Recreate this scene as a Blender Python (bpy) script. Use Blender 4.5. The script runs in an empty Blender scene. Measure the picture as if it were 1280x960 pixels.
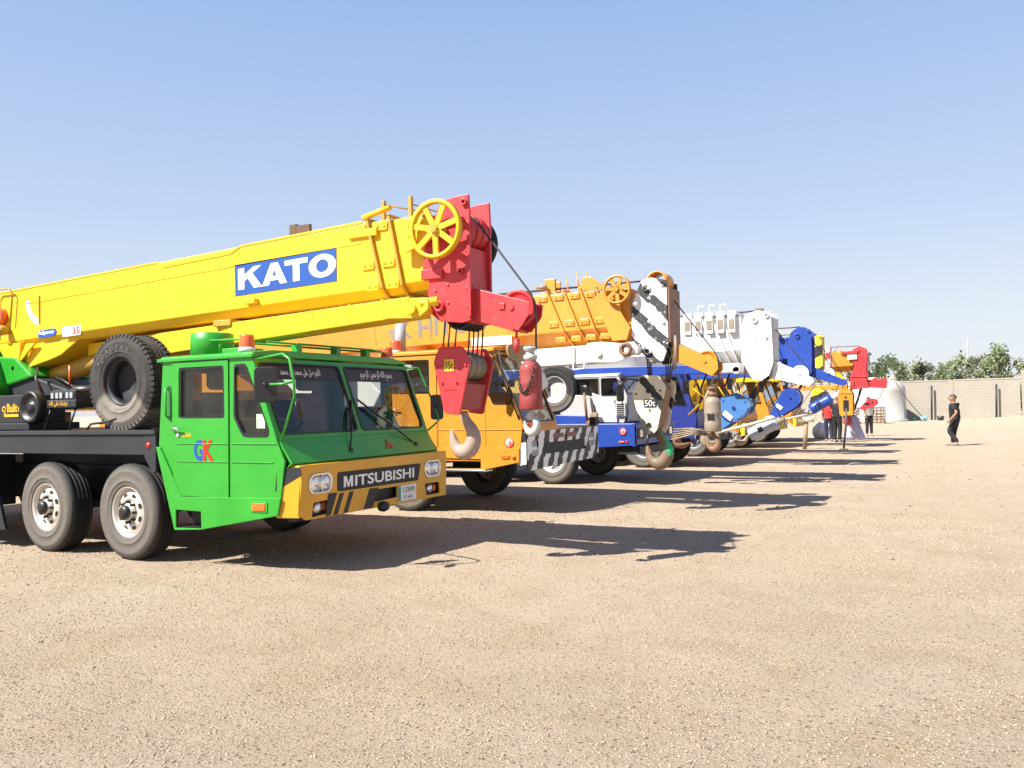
import bpy, bmesh, math, random
import numpy as np
from mathutils import Vector, Matrix, noise
from mathutils.geometry import tessellate_polygon
random.seed(7); np.random.seed(7)
scn = bpy.context.scene
COL = scn.collection
R = math.radians
# ---------------------------------------------------------------- camera
cam = bpy.data.cameras.new('camera'); co = bpy.data.objects.new('camera', cam); COL.objects.link(co)
cam.sensor_width = 36; cam.lens = 1045 / 1280 * 36; cam.clip_start = .05; cam.clip_end = 3000
hd = R(27.7); ro = math.atan(.0195); pi_ = math.atan(29 * math.cos(ro) / 1045)
fw = Vector((-math.sin(hd) * math.cos(pi_), math.cos(hd) * math.cos(pi_), math.sin(pi_)))
r0 = Vector((math.cos(hd), math.sin(hd), 0)); u0 = r0.cross(fw)
rt = r0 * math.cos(ro) - u0 * math.sin(ro); up = rt.cross(fw)
m = Matrix((rt, up, -fw)).transposed().to_4x4(); m.translation = (0, 0, 1.6); co.matrix_world = m
scn.camera = co
# ---------------------------------------------------------------- sky, sun, exposure
LD = Vector((.53, .76, -1)).normalized()                 # direction the sunlight travels
sun_el = math.asin(-LD.z)
w = bpy.data.worlds.new('World'); scn.world = w; w.use_nodes = True
nt = w.node_tree; bg = nt.nodes['Background']
sky = nt.nodes.new('ShaderNodeTexSky'); sky.sky_type = 'NISHITA'; sky.sun_disc = False
sky.sun_elevation = sun_el; sky.sun_rotation = math.atan2(-LD.x, -LD.y)
sky.air_density = 1.0; sky.dust_density = .8; sky.ozone_density = 3.0; sky.altitude = 0
# pale dusty haze towards the horizon, unseen zenith darkened to deepen shade, blended over the physical sky by elevation
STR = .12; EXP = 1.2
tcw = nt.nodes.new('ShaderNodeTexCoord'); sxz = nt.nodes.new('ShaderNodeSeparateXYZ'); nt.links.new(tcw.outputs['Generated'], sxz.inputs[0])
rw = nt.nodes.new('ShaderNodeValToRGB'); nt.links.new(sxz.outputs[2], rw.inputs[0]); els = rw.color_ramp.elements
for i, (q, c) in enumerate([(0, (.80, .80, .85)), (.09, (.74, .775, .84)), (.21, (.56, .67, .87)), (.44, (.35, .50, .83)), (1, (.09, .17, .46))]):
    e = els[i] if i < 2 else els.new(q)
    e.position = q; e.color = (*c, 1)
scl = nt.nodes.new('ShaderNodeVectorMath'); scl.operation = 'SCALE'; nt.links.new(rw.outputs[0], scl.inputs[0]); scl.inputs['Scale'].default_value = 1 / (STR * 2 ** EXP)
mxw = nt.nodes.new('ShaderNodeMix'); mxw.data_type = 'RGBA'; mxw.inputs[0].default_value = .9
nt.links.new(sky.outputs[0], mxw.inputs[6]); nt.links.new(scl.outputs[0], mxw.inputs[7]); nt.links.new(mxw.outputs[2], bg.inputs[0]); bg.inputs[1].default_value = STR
sl = bpy.data.lights.new('sun', 'SUN'); sl.energy = 5.0; sl.angle = R(.55); sl.color = (1, .955, .88)
so = bpy.data.objects.new('sun', sl); COL.objects.link(so); so.rotation_euler = LD.to_track_quat('-Z', 'Y').to_euler()
so.location = (-10, -10, 20)
scn.view_settings.view_transform = 'Standard'; scn.view_settings.look = 'None'
scn.view_settings.exposure = EXP; scn.view_settings.gamma = 1
# ---------------------------------------------------------------- materials
MATS = {}
def N(t, ty, **k):
    n = t.nodes.new(ty)
    for a, b in k.items(): setattr(n, a, b)
    return n
def base(name):
    m = bpy.data.materials.new(name); m.use_nodes = True; t = m.node_tree
    return m, t, t.nodes['Principled BSDF'], t.links.new
def coords(t, scale=1.0):
    tc = N(t, 'ShaderNodeTexCoord'); return tc.outputs['Object']
def noisen(t, L, vec, scale, detail=5, rough=.6):
    n = N(t, 'ShaderNodeTexNoise'); n.inputs['Scale'].default_value = scale
    n.inputs['Detail'].default_value = detail; n.inputs['Roughness'].default_value = rough
    L(vec, n.inputs['Vector']); return n.outputs['Fac']
def ramp(t, L, fac, a, b, ca=(0, 0, 0, 1), cb=(1, 1, 1, 1)):
    r = N(t, 'ShaderNodeValToRGB'); e = r.color_ramp.elements
    e[0].position = a; e[1].position = b; e[0].color = ca; e[1].color = cb
    L(fac, r.inputs[0]); return r.outputs[0]
def mix(t, L, f, a, b, mode='MIX'):
    x = N(t, 'ShaderNodeMix', data_type='RGBA', blend_type=mode)
    for i, v in ((0, f), (6, a), (7, b)):
        if isinstance(v, (float, int)): x.inputs[i].default_value = v
        elif isinstance(v, tuple): x.inputs[i].default_value = (*v[:3], 1)
        else: L(v, x.inputs[i])
    return x.outputs[2]
def paint(name, c, rough=.38, dirt=.35, dcol=(.30, .23, .16), rust=0., metal=0., bump=.15, coat=.15, stripe=None, wear=0.):
    """painted steel: colour, blotchy fading, dust, chips of rust; stripe=(cols, dir vector, period, duty, chip)"""
    if name in MATS: return MATS[name]
    m, t, p, L = base(name); v = coords(t)
    n1 = noisen(t, L, v, 1.7, 6); n2 = noisen(t, L, v, 14, 8, .7)
    col = mix(t, L, ramp(t, L, n1, .3, .75), tuple(x * .86 for x in c), tuple(min(1, x * 1.08 + .008) for x in c))
    if stripe:
        c2, d, per, duty, chip, off = stripe
        dp = N(t, 'ShaderNodeVectorMath', operation='DOT_PRODUCT'); L(v, dp.inputs[0]); dp.inputs[1].default_value = d
        a = N(t, 'ShaderNodeMath', operation='MULTIPLY_ADD'); L(dp.outputs['Value'], a.inputs[0])
        wob = 1.1 if name.startswith('zebra') else .12 if 'hook' in name else .4; a.inputs[1].default_value = 1 / per; a.inputs[2].default_value = off - wob / 2
        wb = N(t, 'ShaderNodeMath', operation='MULTIPLY_ADD'); L(noisen(t, L, v, 3.5, 4), wb.inputs[0]); wb.inputs[1].default_value = wob; L(a.outputs[0], wb.inputs[2])
        b = N(t, 'ShaderNodeMath', operation='FRACT'); L(wb.outputs[0], b.inputs[0])
        g = N(t, 'ShaderNodeMath', operation='LESS_THAN'); L(b.outputs[0], g.inputs[0]); g.inputs[1].default_value = duty
        msk = g.outputs[0]
        if chip:
            ch = ramp(t, L, noisen(t, L, v, 9, 9, .75), .66 - chip * .1, .70 - chip * .1, (1, 1, 1, 1), (0, 0, 0, 1))
            mm = N(t, 'ShaderNodeMath', operation='MULTIPLY'); L(msk, mm.inputs[0]); L(ch, mm.inputs[1]); msk = mm.outputs[0]
        col = mix(t, L, msk, col, c2)
    dm = ramp(t, L, n2, .56, .8); dm2 = N(t, 'ShaderNodeMath', operation='MULTIPLY'); L(dm, dm2.inputs[0]); dm2.inputs[1].default_value = dirt
    col = mix(t, L, dm2.outputs[0], col, dcol)
    if rust:
        rn = ramp(t, L, noisen(t, L, v, 6.5, 10, .75), .66 - rust * .16, .70 - rust * .15)
        col = mix(t, L, rn, col, (.16, .07, .03))
    # streaks running down
    mp = N(t, 'ShaderNodeMapping'); mp.inputs['Scale'].default_value = (9, 9, .7); L(v, mp.inputs[0])
    st = ramp(t, L, noisen(t, L, mp.outputs[0], 3, 6, .7), .6, .85); s2 = N(t, 'ShaderNodeMath', operation='MULTIPLY'); L(st, s2.inputs[0]); s2.inputs[1].default_value = dirt * .6
    col = mix(t, L, s2.outputs[0], col, dcol)
    L(col, p.inputs['Base Color'])
    rr = N(t, 'ShaderNodeMapRange'); L(n2, rr.inputs[0]); rr.inputs[3].default_value = rough - .08; rr.inputs[4].default_value = min(1, rough + .25)
    L(rr.outputs[0], p.inputs['Roughness']); p.inputs['Metallic'].default_value = metal
    p.inputs['Coat Weight'].default_value = coat; p.inputs['Coat Roughness'].default_value = .2
    if bump:
        bn = N(t, 'ShaderNodeBump'); bn.inputs['Strength'].default_value = bump; bn.inputs['Distance'].default_value = .01
        L(noisen(t, L, v, 5, 4), bn.inputs['Height']); L(bn.outputs[0], p.inputs['Normal'])
    MATS[name] = m; return m
def simple(name, c, rough=.5, metal=0., emit=0.):
    if name in MATS: return MATS[name]
    m, t, p, L = base(name); v = coords(t)
    n = noisen(t, L, v, 11, 6, .7)
    L(mix(t, L, n, tuple(x * .75 for x in c), tuple(min(1, x * 1.2) for x in c)), p.inputs['Base Color'])
    p.inputs['Roughness'].default_value = rough; p.inputs['Metallic'].default_value = metal
    MATS[name] = m; return m
def glassmat(name, tint, gl=.12, rough=.03):
    m, t, p, L = base(name); t.nodes.remove(p)
    tr = N(t, 'ShaderNodeBsdfTransparent'); tr.inputs[0].default_value = (*tint, 1)
    g = N(t, 'ShaderNodeBsdfGlossy'); g.inputs['Roughness'].default_value = rough; g.inputs[0].default_value = (.9, .93, .95, 1)
    d = N(t, 'ShaderNodeBsdfDiffuse'); d.inputs[0].default_value = (.30, .27, .23, 1)
    lw = N(t, 'ShaderNodeLayerWeight'); fr = N(t, 'ShaderNodeMath', operation='POWER'); L(lw.outputs['Facing'], fr.inputs[0]); fr.inputs[1].default_value = 4.5
    a = N(t, 'ShaderNodeMath', operation='ADD'); L(fr.outputs[0], a.inputs[0]); a.inputs[1].default_value = gl
    x = N(t, 'ShaderNodeMixShader'); L(a.outputs[0], x.inputs[0]); L(tr.outputs[0], x.inputs[1]); L(g.outputs[0], x.inputs[2])
    y = N(t, 'ShaderNodeMixShader'); L(ramp(t, L, noisen(t, L, coords(t), 3, 6), .4, .9, (.0, .0, .0, 1), (.05, .05, .05, 1)), y.inputs[0])
    L(x.outputs[0], y.inputs[1]); L(d.outputs[0], y.inputs[2])
    L(y.outputs[0], t.nodes['Material Output'].inputs[0]); return m
GLASS = glassmat('cab_glass', (.86, .87, .85), .025); DGLASS = glassmat('dark_cab_glass', (.12, .13, .13), .06)
YEL = paint('yellow_paint', (.76, .475, .002), .45, .2, (.40, .25, .07), rust=.02, bump=.12, coat=.0)
YELD = paint('worn_yellow_paint', (.46, .25, .015), .5, .35, (.20, .13, .06), rust=.3)
YBUMP = paint('bumper_yellow_paint', (.66, .33, .01), .3, .12, coat=.3)
GRN = paint('green_paint', (.018, .285, .016), .3, .16, (.17, .24, .09), bump=.08, coat=.25)
GRND = paint('deep_green_paint', (.01, .16, .02), .3, .25, coat=.4)
ORG = paint('orange_paint', (.62, .24, .014), .4, .2, (.38, .2, .08), rust=.06, bump=.1, coat=.1)
ORGB = paint('orange_boom_paint', (.68, .265, .022), .45, .12, (.4, .22, .07), bump=.1)
RED = paint('red_paint', (.52, .024, .03), .42, .3, (.38, .15, .12), rust=.12, bump=.12)
REDF = paint('faded_red_paint', (.27, .032, .028), .6, .65, (.13, .085, .07), rust=.45)
WHT = paint('white_paint', (.72, .71, .67), .45, .3, (.40, .30, .20), rust=.25)
WHTC = paint('clean_white_paint', (.70, .70, .69), .4, .15)
CREAM = paint('cream_paint', (.76, .68, .48), .5, .45, (.35, .26, .16), rust=.3, stripe=((.02, .02, .02), (.78, 0, .62), .44, .26, .4, .35))
BLUE = paint('blue_paint', (.010, .050, .31), .35, .12, (.2, .2, .25), coat=.15)
BLUD = paint('dark_blue_paint', (.008, .022, .20), .4, .2, (.2, .2, .25))
BLUL = paint('light_blue_paint', (.05, .17, .42), .4, .22, (.4, .4, .38), rust=.25)
BRN = paint('rusty_brown_paint', (.20, .10, .05), .65, .4, rust=.6)
BRNG = paint('grimy_grey_steel', (.26, .21, .15), .55, .5, (.1, .08, .06), rust=.6)
GRY = paint('grey_paint', (.33, .35, .37), .45, .35)
GRYM = paint('scuffed_grey_paint', (.42, .42, .40), .5, .4, rust=.3)
ZEB = paint('zebra_stripe_paint', (.80, .80, .79), .45, .2, stripe=((.012, .012, .014), (0, .84, -.54), .30, .5, .0, .0))
WZEB = paint('striped_white_paint', (.80, .79, .75), .5, .3, (.45, .34, .22), rust=.15, stripe=((.03, .03, .035), (.70, 0, .71), .33, .42, .9, .55))
YZEB = paint('yellow_black_stripes', (.85, .55, .02), .45, .2, stripe=((.02, .02, .02), (.3, .75, -.66), .42, .45, .0, .1))
RWHT = paint('red_white_stripes', (.75, .70, .66), .45, .2, stripe=((.55, .05, .04), (.35, .7, -.66), .36, .45, .0, .1))
BLK = paint('black_paint', (.011, .013, .017), .5, .06, (.10, .095, .09), coat=.0)
DIAM = paint('black_tread_plate', (.022, .025, .03), .35, .25, (.12, .11, .10))
BPL = simple('black_plastic', (.012, .012, .013), .45)
ROPE = simple('steel_rope', (.07, .06, .055), .45, .5)
CHR = simple('bright_metal', (.75, .75, .74), .25, .9)
SILV = paint('silver_wheel_paint', (.60, .55, .48), .42, .5, (.32, .24, .17), rust=.2, metal=.3)
LENS = simple('headlight_lens', (.75, .77, .78), .12, .75)
AMB = simple('amber_plastic', (.80, .14, .02), .25)
AMBD = simple('beacon_plastic', (.75, .12, .03), .3)
REDL = simple('red_lamp_plastic', (.5, .02, .02), .25)
WPR = simple('white_print', (.82, .82, .80), .5)
BPR = simple('blue_print', (.002, .06, .30), .6)
KPR = simple('black_print', (.02, .02, .022), .5)
GPR = simple('grey_print', (.22, .2, .18), .5)
RPR = simple('red_print', (.60, .02, .01), .45)
YPR = simple('orange_print', (.75, .40, .02), .5)
SEAT = simple('seat_cloth', (.34, .29, .25), .8)
DASH = simple('dashboard_plastic', (.05, .05, .055), .6)
PALE = simple('pale_strap', (.55, .50, .40), .8)
WOOD = simple('weathered_wood', (.28, .20, .13), .8)
def tyremat(name='road_tyre_rubber', k=.62):
    m, t, p, L = base(name); v = coords(t)
    sx = N(t, 'ShaderNodeSeparateXYZ'); L(v, sx.inputs[0])
    x2 = N(t, 'ShaderNodeVectorMath', operation='MULTIPLY'); L(v, x2.inputs[0]); x2.inputs[1].default_value = (1, 0, 1)
    ln = N(t, 'ShaderNodeVectorMath', operation='LENGTH'); L(x2.outputs[0], ln.inputs[0])
    side = ramp(t, L, ln.outputs['Value'], .46, .52, (1, 1, 1, 1), (.0, .0, .0, 1))
    n = noisen(t, L, v, 9, 8, .7); n2 = noisen(t, L, v, 2.2, 4)
    wv = N(t, 'ShaderNodeMath', operation='SINE'); mu = N(t, 'ShaderNodeMath', operation='MULTIPLY'); L(ln.outputs['Value'], mu.inputs[0]); mu.inputs[1].default_value = 260; L(mu.outputs[0], wv.inputs[0])
    a = ramp(t, L, n, .25, .7, (.11 * k, .098 * k, .082 * k, 1), (.25 * k, .22 * k, .18 * k, 1))
    a = mix(t, L, ramp(t, L, n2, .35, .7), a, (.17 * k, .15 * k, .125 * k))
    b = ramp(t, L, n, .3, .8, (.012, .012, .012, 1), (.055 * k, .05 * k, .045 * k, 1))
    L(mix(t, L, side, b, a), p.inputs['Base Color']); p.inputs['Roughness'].default_value = .85
    bn = N(t, 'ShaderNodeBump'); bn.inputs['Strength'].default_value = .12; bn.inputs['Distance'].default_value = .004
    L(wv.outputs[0], bn.inputs['Height']); L(bn.outputs[0], p.inputs['Normal'])
    return m
TYRE = tyremat(); TYRED = tyremat('dusty_tyre_rubber', .95)
# ---------------------------------------------------------------- mesh helpers
FX = {'xz': lambda a, b, d: (a, d, b), 'yz': lambda a, b, d: (d, a, b), 'xy': lambda a, b, d: (a, b, d)}
def frame(o, u, v):
    o, u, v = Vector(o), Vector(u).normalized(), Vector(v).normalized(); n = u.cross(v)
    return lambda a, b, d: tuple(o + u * a + v * b + n * d)
class MB:
    def __init__(s): s.v = []; s.f = []; s.s = []
    def add(s, vs, fs, sm=False):
        k = len(s.v); s.v += [tuple(x) for x in vs]; s.f += [tuple(i + k for i in f) for f in fs]; s.s += [sm] * len(fs); return s
    def box(s, x0, x1, y0, y1, z0, z1):
        return s.add([(x, y, z) for x in (x0, x1) for y in (y0, y1) for z in (z0, z1)],
                     [(0, 1, 3, 2), (4, 6, 7, 5), (0, 4, 5, 1), (2, 3, 7, 6), (0, 2, 6, 4), (1, 5, 7, 3)])
    def plate(s, outer, holes=(), fn='xz', d0=0, d1=.01):
        if isinstance(fn, str): fn = FX[fn]
        loops = [list(outer)] + [list(h) for h in holes]
        flat = [p for l in loops for p in l]; n = len(flat)
        if len(loops) == 1: tri = None
        else: tri = tessellate_polygon([[Vector((a, b, 0)) for a, b in l] for l in loops])
        vs = [fn(a, b, d0) for a, b in flat] + [fn(a, b, d1) for a, b in flat]
        fs = []
        if tri is None: fs += [tuple(range(n - 1, -1, -1)), tuple(range(n, 2 * n))]
        else:
            for t in tri: fs += [(t[2], t[1], t[0]), tuple(i + n for i in t)]
        k = 0
        for l in loops:
            q = len(l)
            for i in range(q):
                j = (i + 1) % q; fs.append((k + i, k + j, k + j + n, k + i + n))
            k += q
        return s.add(vs, fs)
    def cyl(s, p0, p1, r0, r1=None, n=16, caps=True):
        r1 = r0 if r1 is None else r1
        return s.tube([p0, p1], None, n, radii=[r0, r1], caps=caps)
    def tube(s, pts, r, n=6, radii=None, caps=True, closed=False):
        pts = [Vector(p) for p in pts]; m = len(pts); vs = []; fs = []
        t = (pts[1] - pts[0]).normalized(); a = t.orthogonal().normalized()
        for i, p in enumerate(pts):
            if closed: t = (pts[(i + 1) % m] - pts[i - 1]).normalized()
            elif i == 0: t = (pts[1] - pts[0]).normalized()
            elif i == m - 1: t = (pts[-1] - pts[-2]).normalized()
            else: t = ((pts[i + 1] - p).normalized() + (p - pts[i - 1]).normalized()).normalized()
            a = (a - t * a.dot(t)).normalized(); b = t.cross(a); rr = radii[i] if radii else r
            vs += [p + (a * math.cos(2 * math.pi * k / n) + b * math.sin(2 * math.pi * k / n)) * rr for k in range(n)]
        for i in range(m if closed else m - 1):
            for k in range(n):
                k2 = (k + 1) % n; j = (i + 1) % m; fs.append((i * n + k, i * n + k2, j * n + k2, j * n + k))
        s.add(vs, fs, True)
        if caps and not closed:
            k = len(s.v) - len(vs); s.f += [tuple(range(k + n - 1, k - 1, -1)), tuple(range(k + (m - 1) * n, k + m * n))]; s.s += [False, False]
        return s
    def lathe(s, c, prof, n=32, axis=(0, 1, 0), closed=False, sm=True):
        c = Vector(c); ax = Vector(axis).normalized(); a = ax.orthogonal().normalized(); b = ax.cross(a)
        vs = []; fs = []; m = len(prof)
        for r, h in prof:
            r = max(r, .0004)
            vs += [c + ax * h + (a * math.cos(2 * math.pi * k / n) + b * math.sin(2 * math.pi * k / n)) * r for k in range(n)]
        for i in range(m if closed else m - 1):
            for k in range(n):
                k2 = (k + 1) % n; j = (i + 1) % m; fs.append((i * n + k, i * n + k2, j * n + k2, j * n + k))
        return s.add(vs, fs, sm)
    def build(s, name, mat, parent=None, bevel=0, org=None, label=None, stuff=False):
        me = bpy.data.meshes.new(name)
        o_ = Vector(org) if org is not None else (OG.get(parent.name, Vector()) if parent else Vector())
        me.from_pydata([(x - o_.x, y - o_.y, z - o_.z) for x, y, z in s.v], [], s.f); me.update()
        me.polygons.foreach_set('use_smooth', s.s)
        b = bmesh.new(); b.from_mesh(me); bmesh.ops.recalc_face_normals(b, faces=b.faces); b.to_mesh(me); b.free()
        me.materials.append(mat)
        o = bpy.data.objects.new(name, me); COL.objects.link(o)
        if parent: o.parent = parent
        po = OG.get(parent.name, Vector()) if parent else Vector()
        if org is not None: o.location = o_ - po; OG[o.name] = o_
        else: OG[o.name] = po.copy()
        if bevel:
            m = o.modifiers.new('bevel', 'BEVEL'); m.width = bevel; m.segments = 2; m.limit_method = 'ANGLE'; m.angle_limit = R(35); m.harden_normals = False
        if label: o['label'] = label
        if stuff: o['kind'] = 'stuff'
        return o
OG = {}
def thing(name, loc, label, cat, group=None):
    o = bpy.data.objects.new(name, None); COL.objects.link(o); o.location = loc; o.empty_display_size = .3
    OG[o.name] = Vector(loc); tag(o, label, cat, group); return o
def tag(o, label, cat, group=None, kind=None):
    if label: o['label'] = label
    if cat: o['category'] = cat
    if group: o['group'] = group
    if kind: o['kind'] = kind
    return o
def copy_tree(o, parent=None, loc=None):
    c = o.copy(); COL.objects.link(c); c.parent = parent
    if loc is not None: c.location = loc
    for ch in o.children: copy_tree(ch, c)
    return c
def rrect(a0, a1, b0, b1, r, n=4):
    pts = []
    for cx, cy, s in ((a1 - r, b0 + r, -90), (a1 - r, b1 - r, 0), (a0 + r, b1 - r, 90), (a0 + r, b0 + r, 180)):
        for i in range(n + 1):
            t = R(s + 90 * i / n); pts.append((cx + r * math.cos(t), cy + r * math.sin(t)))
    return pts
def roundpoly(pts, r, n=3):
    out = []; m = len(pts)
    for i, p in enumerate(pts):
        p = Vector(p); a = Vector(pts[i - 1]) - p; b = Vector(pts[(i + 1) % m]) - p
        ra = min(r, a.length * .45); rb = min(r, b.length * .45); A = p + a.normalized() * ra; B = p + b.normalized() * rb
        for k in range(n + 1):
            t = k / n; q = A * (1 - t) ** 2 + p * 2 * t * (1 - t) + B * t * t; out.append((q.x, q.y))
    return out
def inset(pts, d):
    c = Vector((sum(p[0] for p in pts) / len(pts), sum(p[1] for p in pts) / len(pts))); out = []
    for p in pts:
        v = Vector(p) - c; out.append(tuple(c + v * (1 - d / max(v.length, .01))))
    return out
AR = {'ا': (0xFE8D, 0xFE8E), 'آ': (0xFE81, 0xFE82), 'ب': (0xFE8F,), 'ح': (0xFEA1,), 'د': (0xFEA9, 0xFEAA), 'ر': (0xFEAD, 0xFEAE), 'س': (0xFEB1,), 'ص': (0xFEB9,),
      'ع': (0xFEC9,), 'ل': (0xFEDD,), 'م': (0xFEE1,), 'ن': (0xFEE5,), 'ه': (0xFEE9,), 'و': (0xFEED, 0xFEEE), 'ى': (0xFEEF, 0xFEF0), 'ي': (0xFEF1,), 'ت': (0xFE95,), 'ف': (0xFED1,), 'ة': (0xFE93, 0xFE94)}
def arabic(s):
    out = []
    for i, ch in enumerate(s):
        if ch not in AR: out.append(ch); continue
        f = AR[ch]; prev = i > 0 and s[i - 1] in AR and len(AR[s[i - 1]]) == 1
        nxt = i + 1 < len(s) and s[i + 1] in AR and len(f) == 1
        if len(f) == 2: c = f[1] if prev else f[0]
        else: c = f[0] + (3 if prev and nxt else 1 if prev else 2 if nxt else 0)
        out.append(chr(c))
    return ''.join(reversed(out))
def text(s, fn, w, h, mat, parent, bold=.0, depth=.004, name='lettering', res=3, shear=0):
    """flat letters of size w x h; fn(a, b, d) maps the text plane into the world"""
    cu = bpy.data.curves.new('t', 'FONT'); cu.body = s; cu.offset = bold; cu.resolution_u = res; cu.extrude = 0; cu.shear = shear
    o = bpy.data.objects.new('t', cu); me = bpy.data.meshes.new_from_object(o)
    vs = [v.co.copy() for v in me.vertices]
    fs = [tuple(p.vertices) for p in me.polygons]; bpy.data.objects.remove(o); bpy.data.meshes.remove(me); bpy.data.curves.remove(cu)
    if not vs: return None
    x0 = min(v.x for v in vs); x1 = max(v.x for v in vs); y0 = min(v.y for v in vs); y1 = max(v.y for v in vs)
    mb = MB(); mb.add([fn((v.x - x0) / (x1 - x0) * w, (v.y - y0) / (y1 - y0) * h, depth) for v in vs], fs)
    return mb.build(name, mat, parent)
# ---------------------------------------------------------------- wheels (shared meshes)
def ring_pts(r, n, y): return [(r * math.cos(2 * math.pi * k / n), y, r * math.sin(2 * math.pi * k / n)) for k in range(n)]
def tyre_mb(c, rr=.53, wd=.29, lugs=False):
    w2 = wd; g = .012
    prof = [(.275, .02), (.285, .004), (.31, -.004), (.335, -.002), (.34, -.009), (.352, -.009), (.357, -.003), (.40, -.012), (.44, -.008), (.452, -.012), (.462, -.006), (rr - .035, .006), (rr - .012, .02), (rr - .003, .035)]
    x = .045
    while x < w2 - .05:
        prof += [(rr, x), (rr, x + .036), (rr - g, x + .039), (rr - g, x + .046), (rr, x + .049)]; x += .049
    prof += [(rr - .003, w2 - .035), (rr - .012, w2 - .02), (rr - .035, w2 - .006), (.44, w2 + .01), (.36, w2 + .008), (.285, w2 - .004), (.275, w2 - .02)]
    mb = MB(); mb.lathe(c, prof, 56, closed=True)
    if lugs:
        cx, cy, cz = c
        for k in range(52):
            a0 = 2 * math.pi * (k + .12) / 52; a1 = 2 * math.pi * (k + .78) / 52
            for (ya, yb) in ((.004, .075), (w2 - .075, w2 - .004)):
                vs = []
                for (a, r, y) in ((a0, rr - .03, ya), (a1, rr - .03, ya), (a1, rr + .014, ya + .014), (a0, rr + .014, ya + .014),
                                  (a0, rr - .03, yb), (a1, rr - .03, yb), (a1, rr + .014, yb), (a0, rr + .014, yb)):
                    vs.append((cx + r * math.cos(a), cy + y, cz + r * math.sin(a)))
                mb.add(vs, [(0, 1, 2, 3), (7, 6, 5, 4), (0, 4, 5, 1), (1, 5, 6, 2), (2, 6, 7, 3), (3, 7, 4, 0)])
    return mb
def make_wheel(mat_rim):
    o = Vector((0, 0, 0))
    rim = MB(); rim.lathe((0, 0, 0), [(.278, .27), (.278, .03), (.285, .012), (.272, .008), (.258, .03), (.25, .075), (.232, .082), (.215, .05), (.15, .02), (.135, .035), (.085, .035), (.085, -.01), (.0, -.012)], 40)
    t = bpy.data.objects.new('wheel', None)
    me = rim.build('wheel', mat_rim, None, org=o)
    ty = tyre_mb((0, 0, 0)).build('tyre', TYRE, me)
    nb = MB()
    for k in range(8):
        a = 2 * math.pi * k / 8; x, z = .112 * math.cos(a), .112 * math.sin(a)
        nb.cyl((x, .04, z), (x, .0, z), .017, n=6); nb.cyl((x, .0, z), (x, -.018, z), .009, n=6)
    nb.lathe((0, 0, 0), [(.078, .03), (.078, -.03), (.066, -.055), (.04, -.066), (.0, -.068)], 20)
    hb = nb.build('hub', BPL, me)
    for k in range(8):
        hm = MB(); a = 2 * math.pi * (k + .5) / 8; c = Vector((.186 * math.cos(a), .0335, .186 * math.sin(a)))
        u = Vector((-math.sin(a), 0, math.cos(a))); v = Vector((math.cos(a), .2, math.sin(a)))
        hm.plate([(.033 * math.cos(q * .7854), .023 * math.sin(q * .7854)) for q in range(8)], (), lambda a_, b_, d_: tuple(c + u * a_ + v * b_ + Vector((0, -1, 0)) * d_), -.004, .001); hm.build('hole_shade', BPL, me)  # dark disc paints the shade of an open hole in the wheel
    return me
WHEEL = {}
def add_wheel(root, x, yout, near=True, z=.53, rim='silver', turn=0, s=1.):
    if rim not in WHEEL:
        w_ = make_wheel({'silver': SILV, 'grey': GRY, 'white': WHTC}[rim]); WHEEL[rim] = w_
        WHEEL[rim + '_used'] = False
    src = WHEEL[rim]
    if not WHEEL[rim + '_used']: o = src; WHEEL[rim + '_used'] = True
    else: o = copy_tree(src)
    o.parent = root; ro_ = OG[root.name]
    o.location = Vector((x, yout, z)) - ro_; o.rotation_euler = (0, random.random() * 6, 0) if near else (0, 0, math.pi)
    if turn: o.rotation_euler = (0, 0, turn + (0 if near else math.pi))
    o.scale = (s, s, s)
    return o
# ---------------------------------------------------------------- boom pieces
def loft(mb, sec, x0, x1a, zf, inz=0.):
    """sec: [(y, t)] closed; t 0 bottom .. 1 top; x end slants from x1a[0] (top) to x1a[1] (bottom)"""
    n = len(sec); vs = []
    for (y, t) in sec: zb, zt = zf(x0); vs.append((x0, y, zb + inz + (zt - zb - 2 * inz) * t))
    for (y, t) in sec:
        x = x1a[1] + (x1a[0] - x1a[1]) * t; zb, zt = zf(x); vs.append((x, y, zb + inz + (zt - zb - 2 * inz) * t))
    fs = [(i, (i + 1) % n, (i + 1) % n + n, i + n) for i in range(n)] + [tuple(range(n - 1, -1, -1)), tuple(range(n, 2 * n))]
    mb.add(vs, fs)
def sheave(mb, c, r, w=.05, n=28, axis=(0, 1, 0)):
    mb.lathe(c, [(.0, -w / 2), (r * .25, -w / 2), (r * .28, -w * .2), (r * .8, -w * .2), (r * .85, -w / 2), (r, -w / 2), (r * .9, 0), (r, w / 2), (r * .85, w / 2), (r * .8, w * .2), (r * .28, w * .2), (r * .25, w / 2), (0, w / 2)], n, axis)
def spoked(mb, c, r, w, nsp=7, rot=.3, hub=.14, spw=.055):
    mb.lathe(c, [(r * .86, -w / 2), (r, -w / 2), (r * .96, 0), (r, w / 2), (r * .86, w / 2)], 40, closed=True)
    mb.lathe(c, [(.0, -w * .7), (r * hub, -w * .7), (r * hub, w * .7), (0, w * .7)], 20)
    for k in range(nsp):
        a = rot + 2 * math.pi * k / nsp; d = Vector((math.cos(a), 0, math.sin(a))); q = Vector((-math.sin(a), 0, math.cos(a)))
        C = Vector(c); hw = spw / 2
        vs = [C + d * rr + q * s_ * hw + Vector((0, yy, 0)) for rr in (r * hub * .9, r * .9) for s_ in (-1, 1) for yy in (-w * .3, w * .3)]
        mb.add(vs, [(0, 1, 3, 2), (4, 6, 7, 5), (0, 4, 5, 1), (2, 3, 7, 6), (0, 2, 6, 4), (1, 5, 7, 3)])
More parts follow.
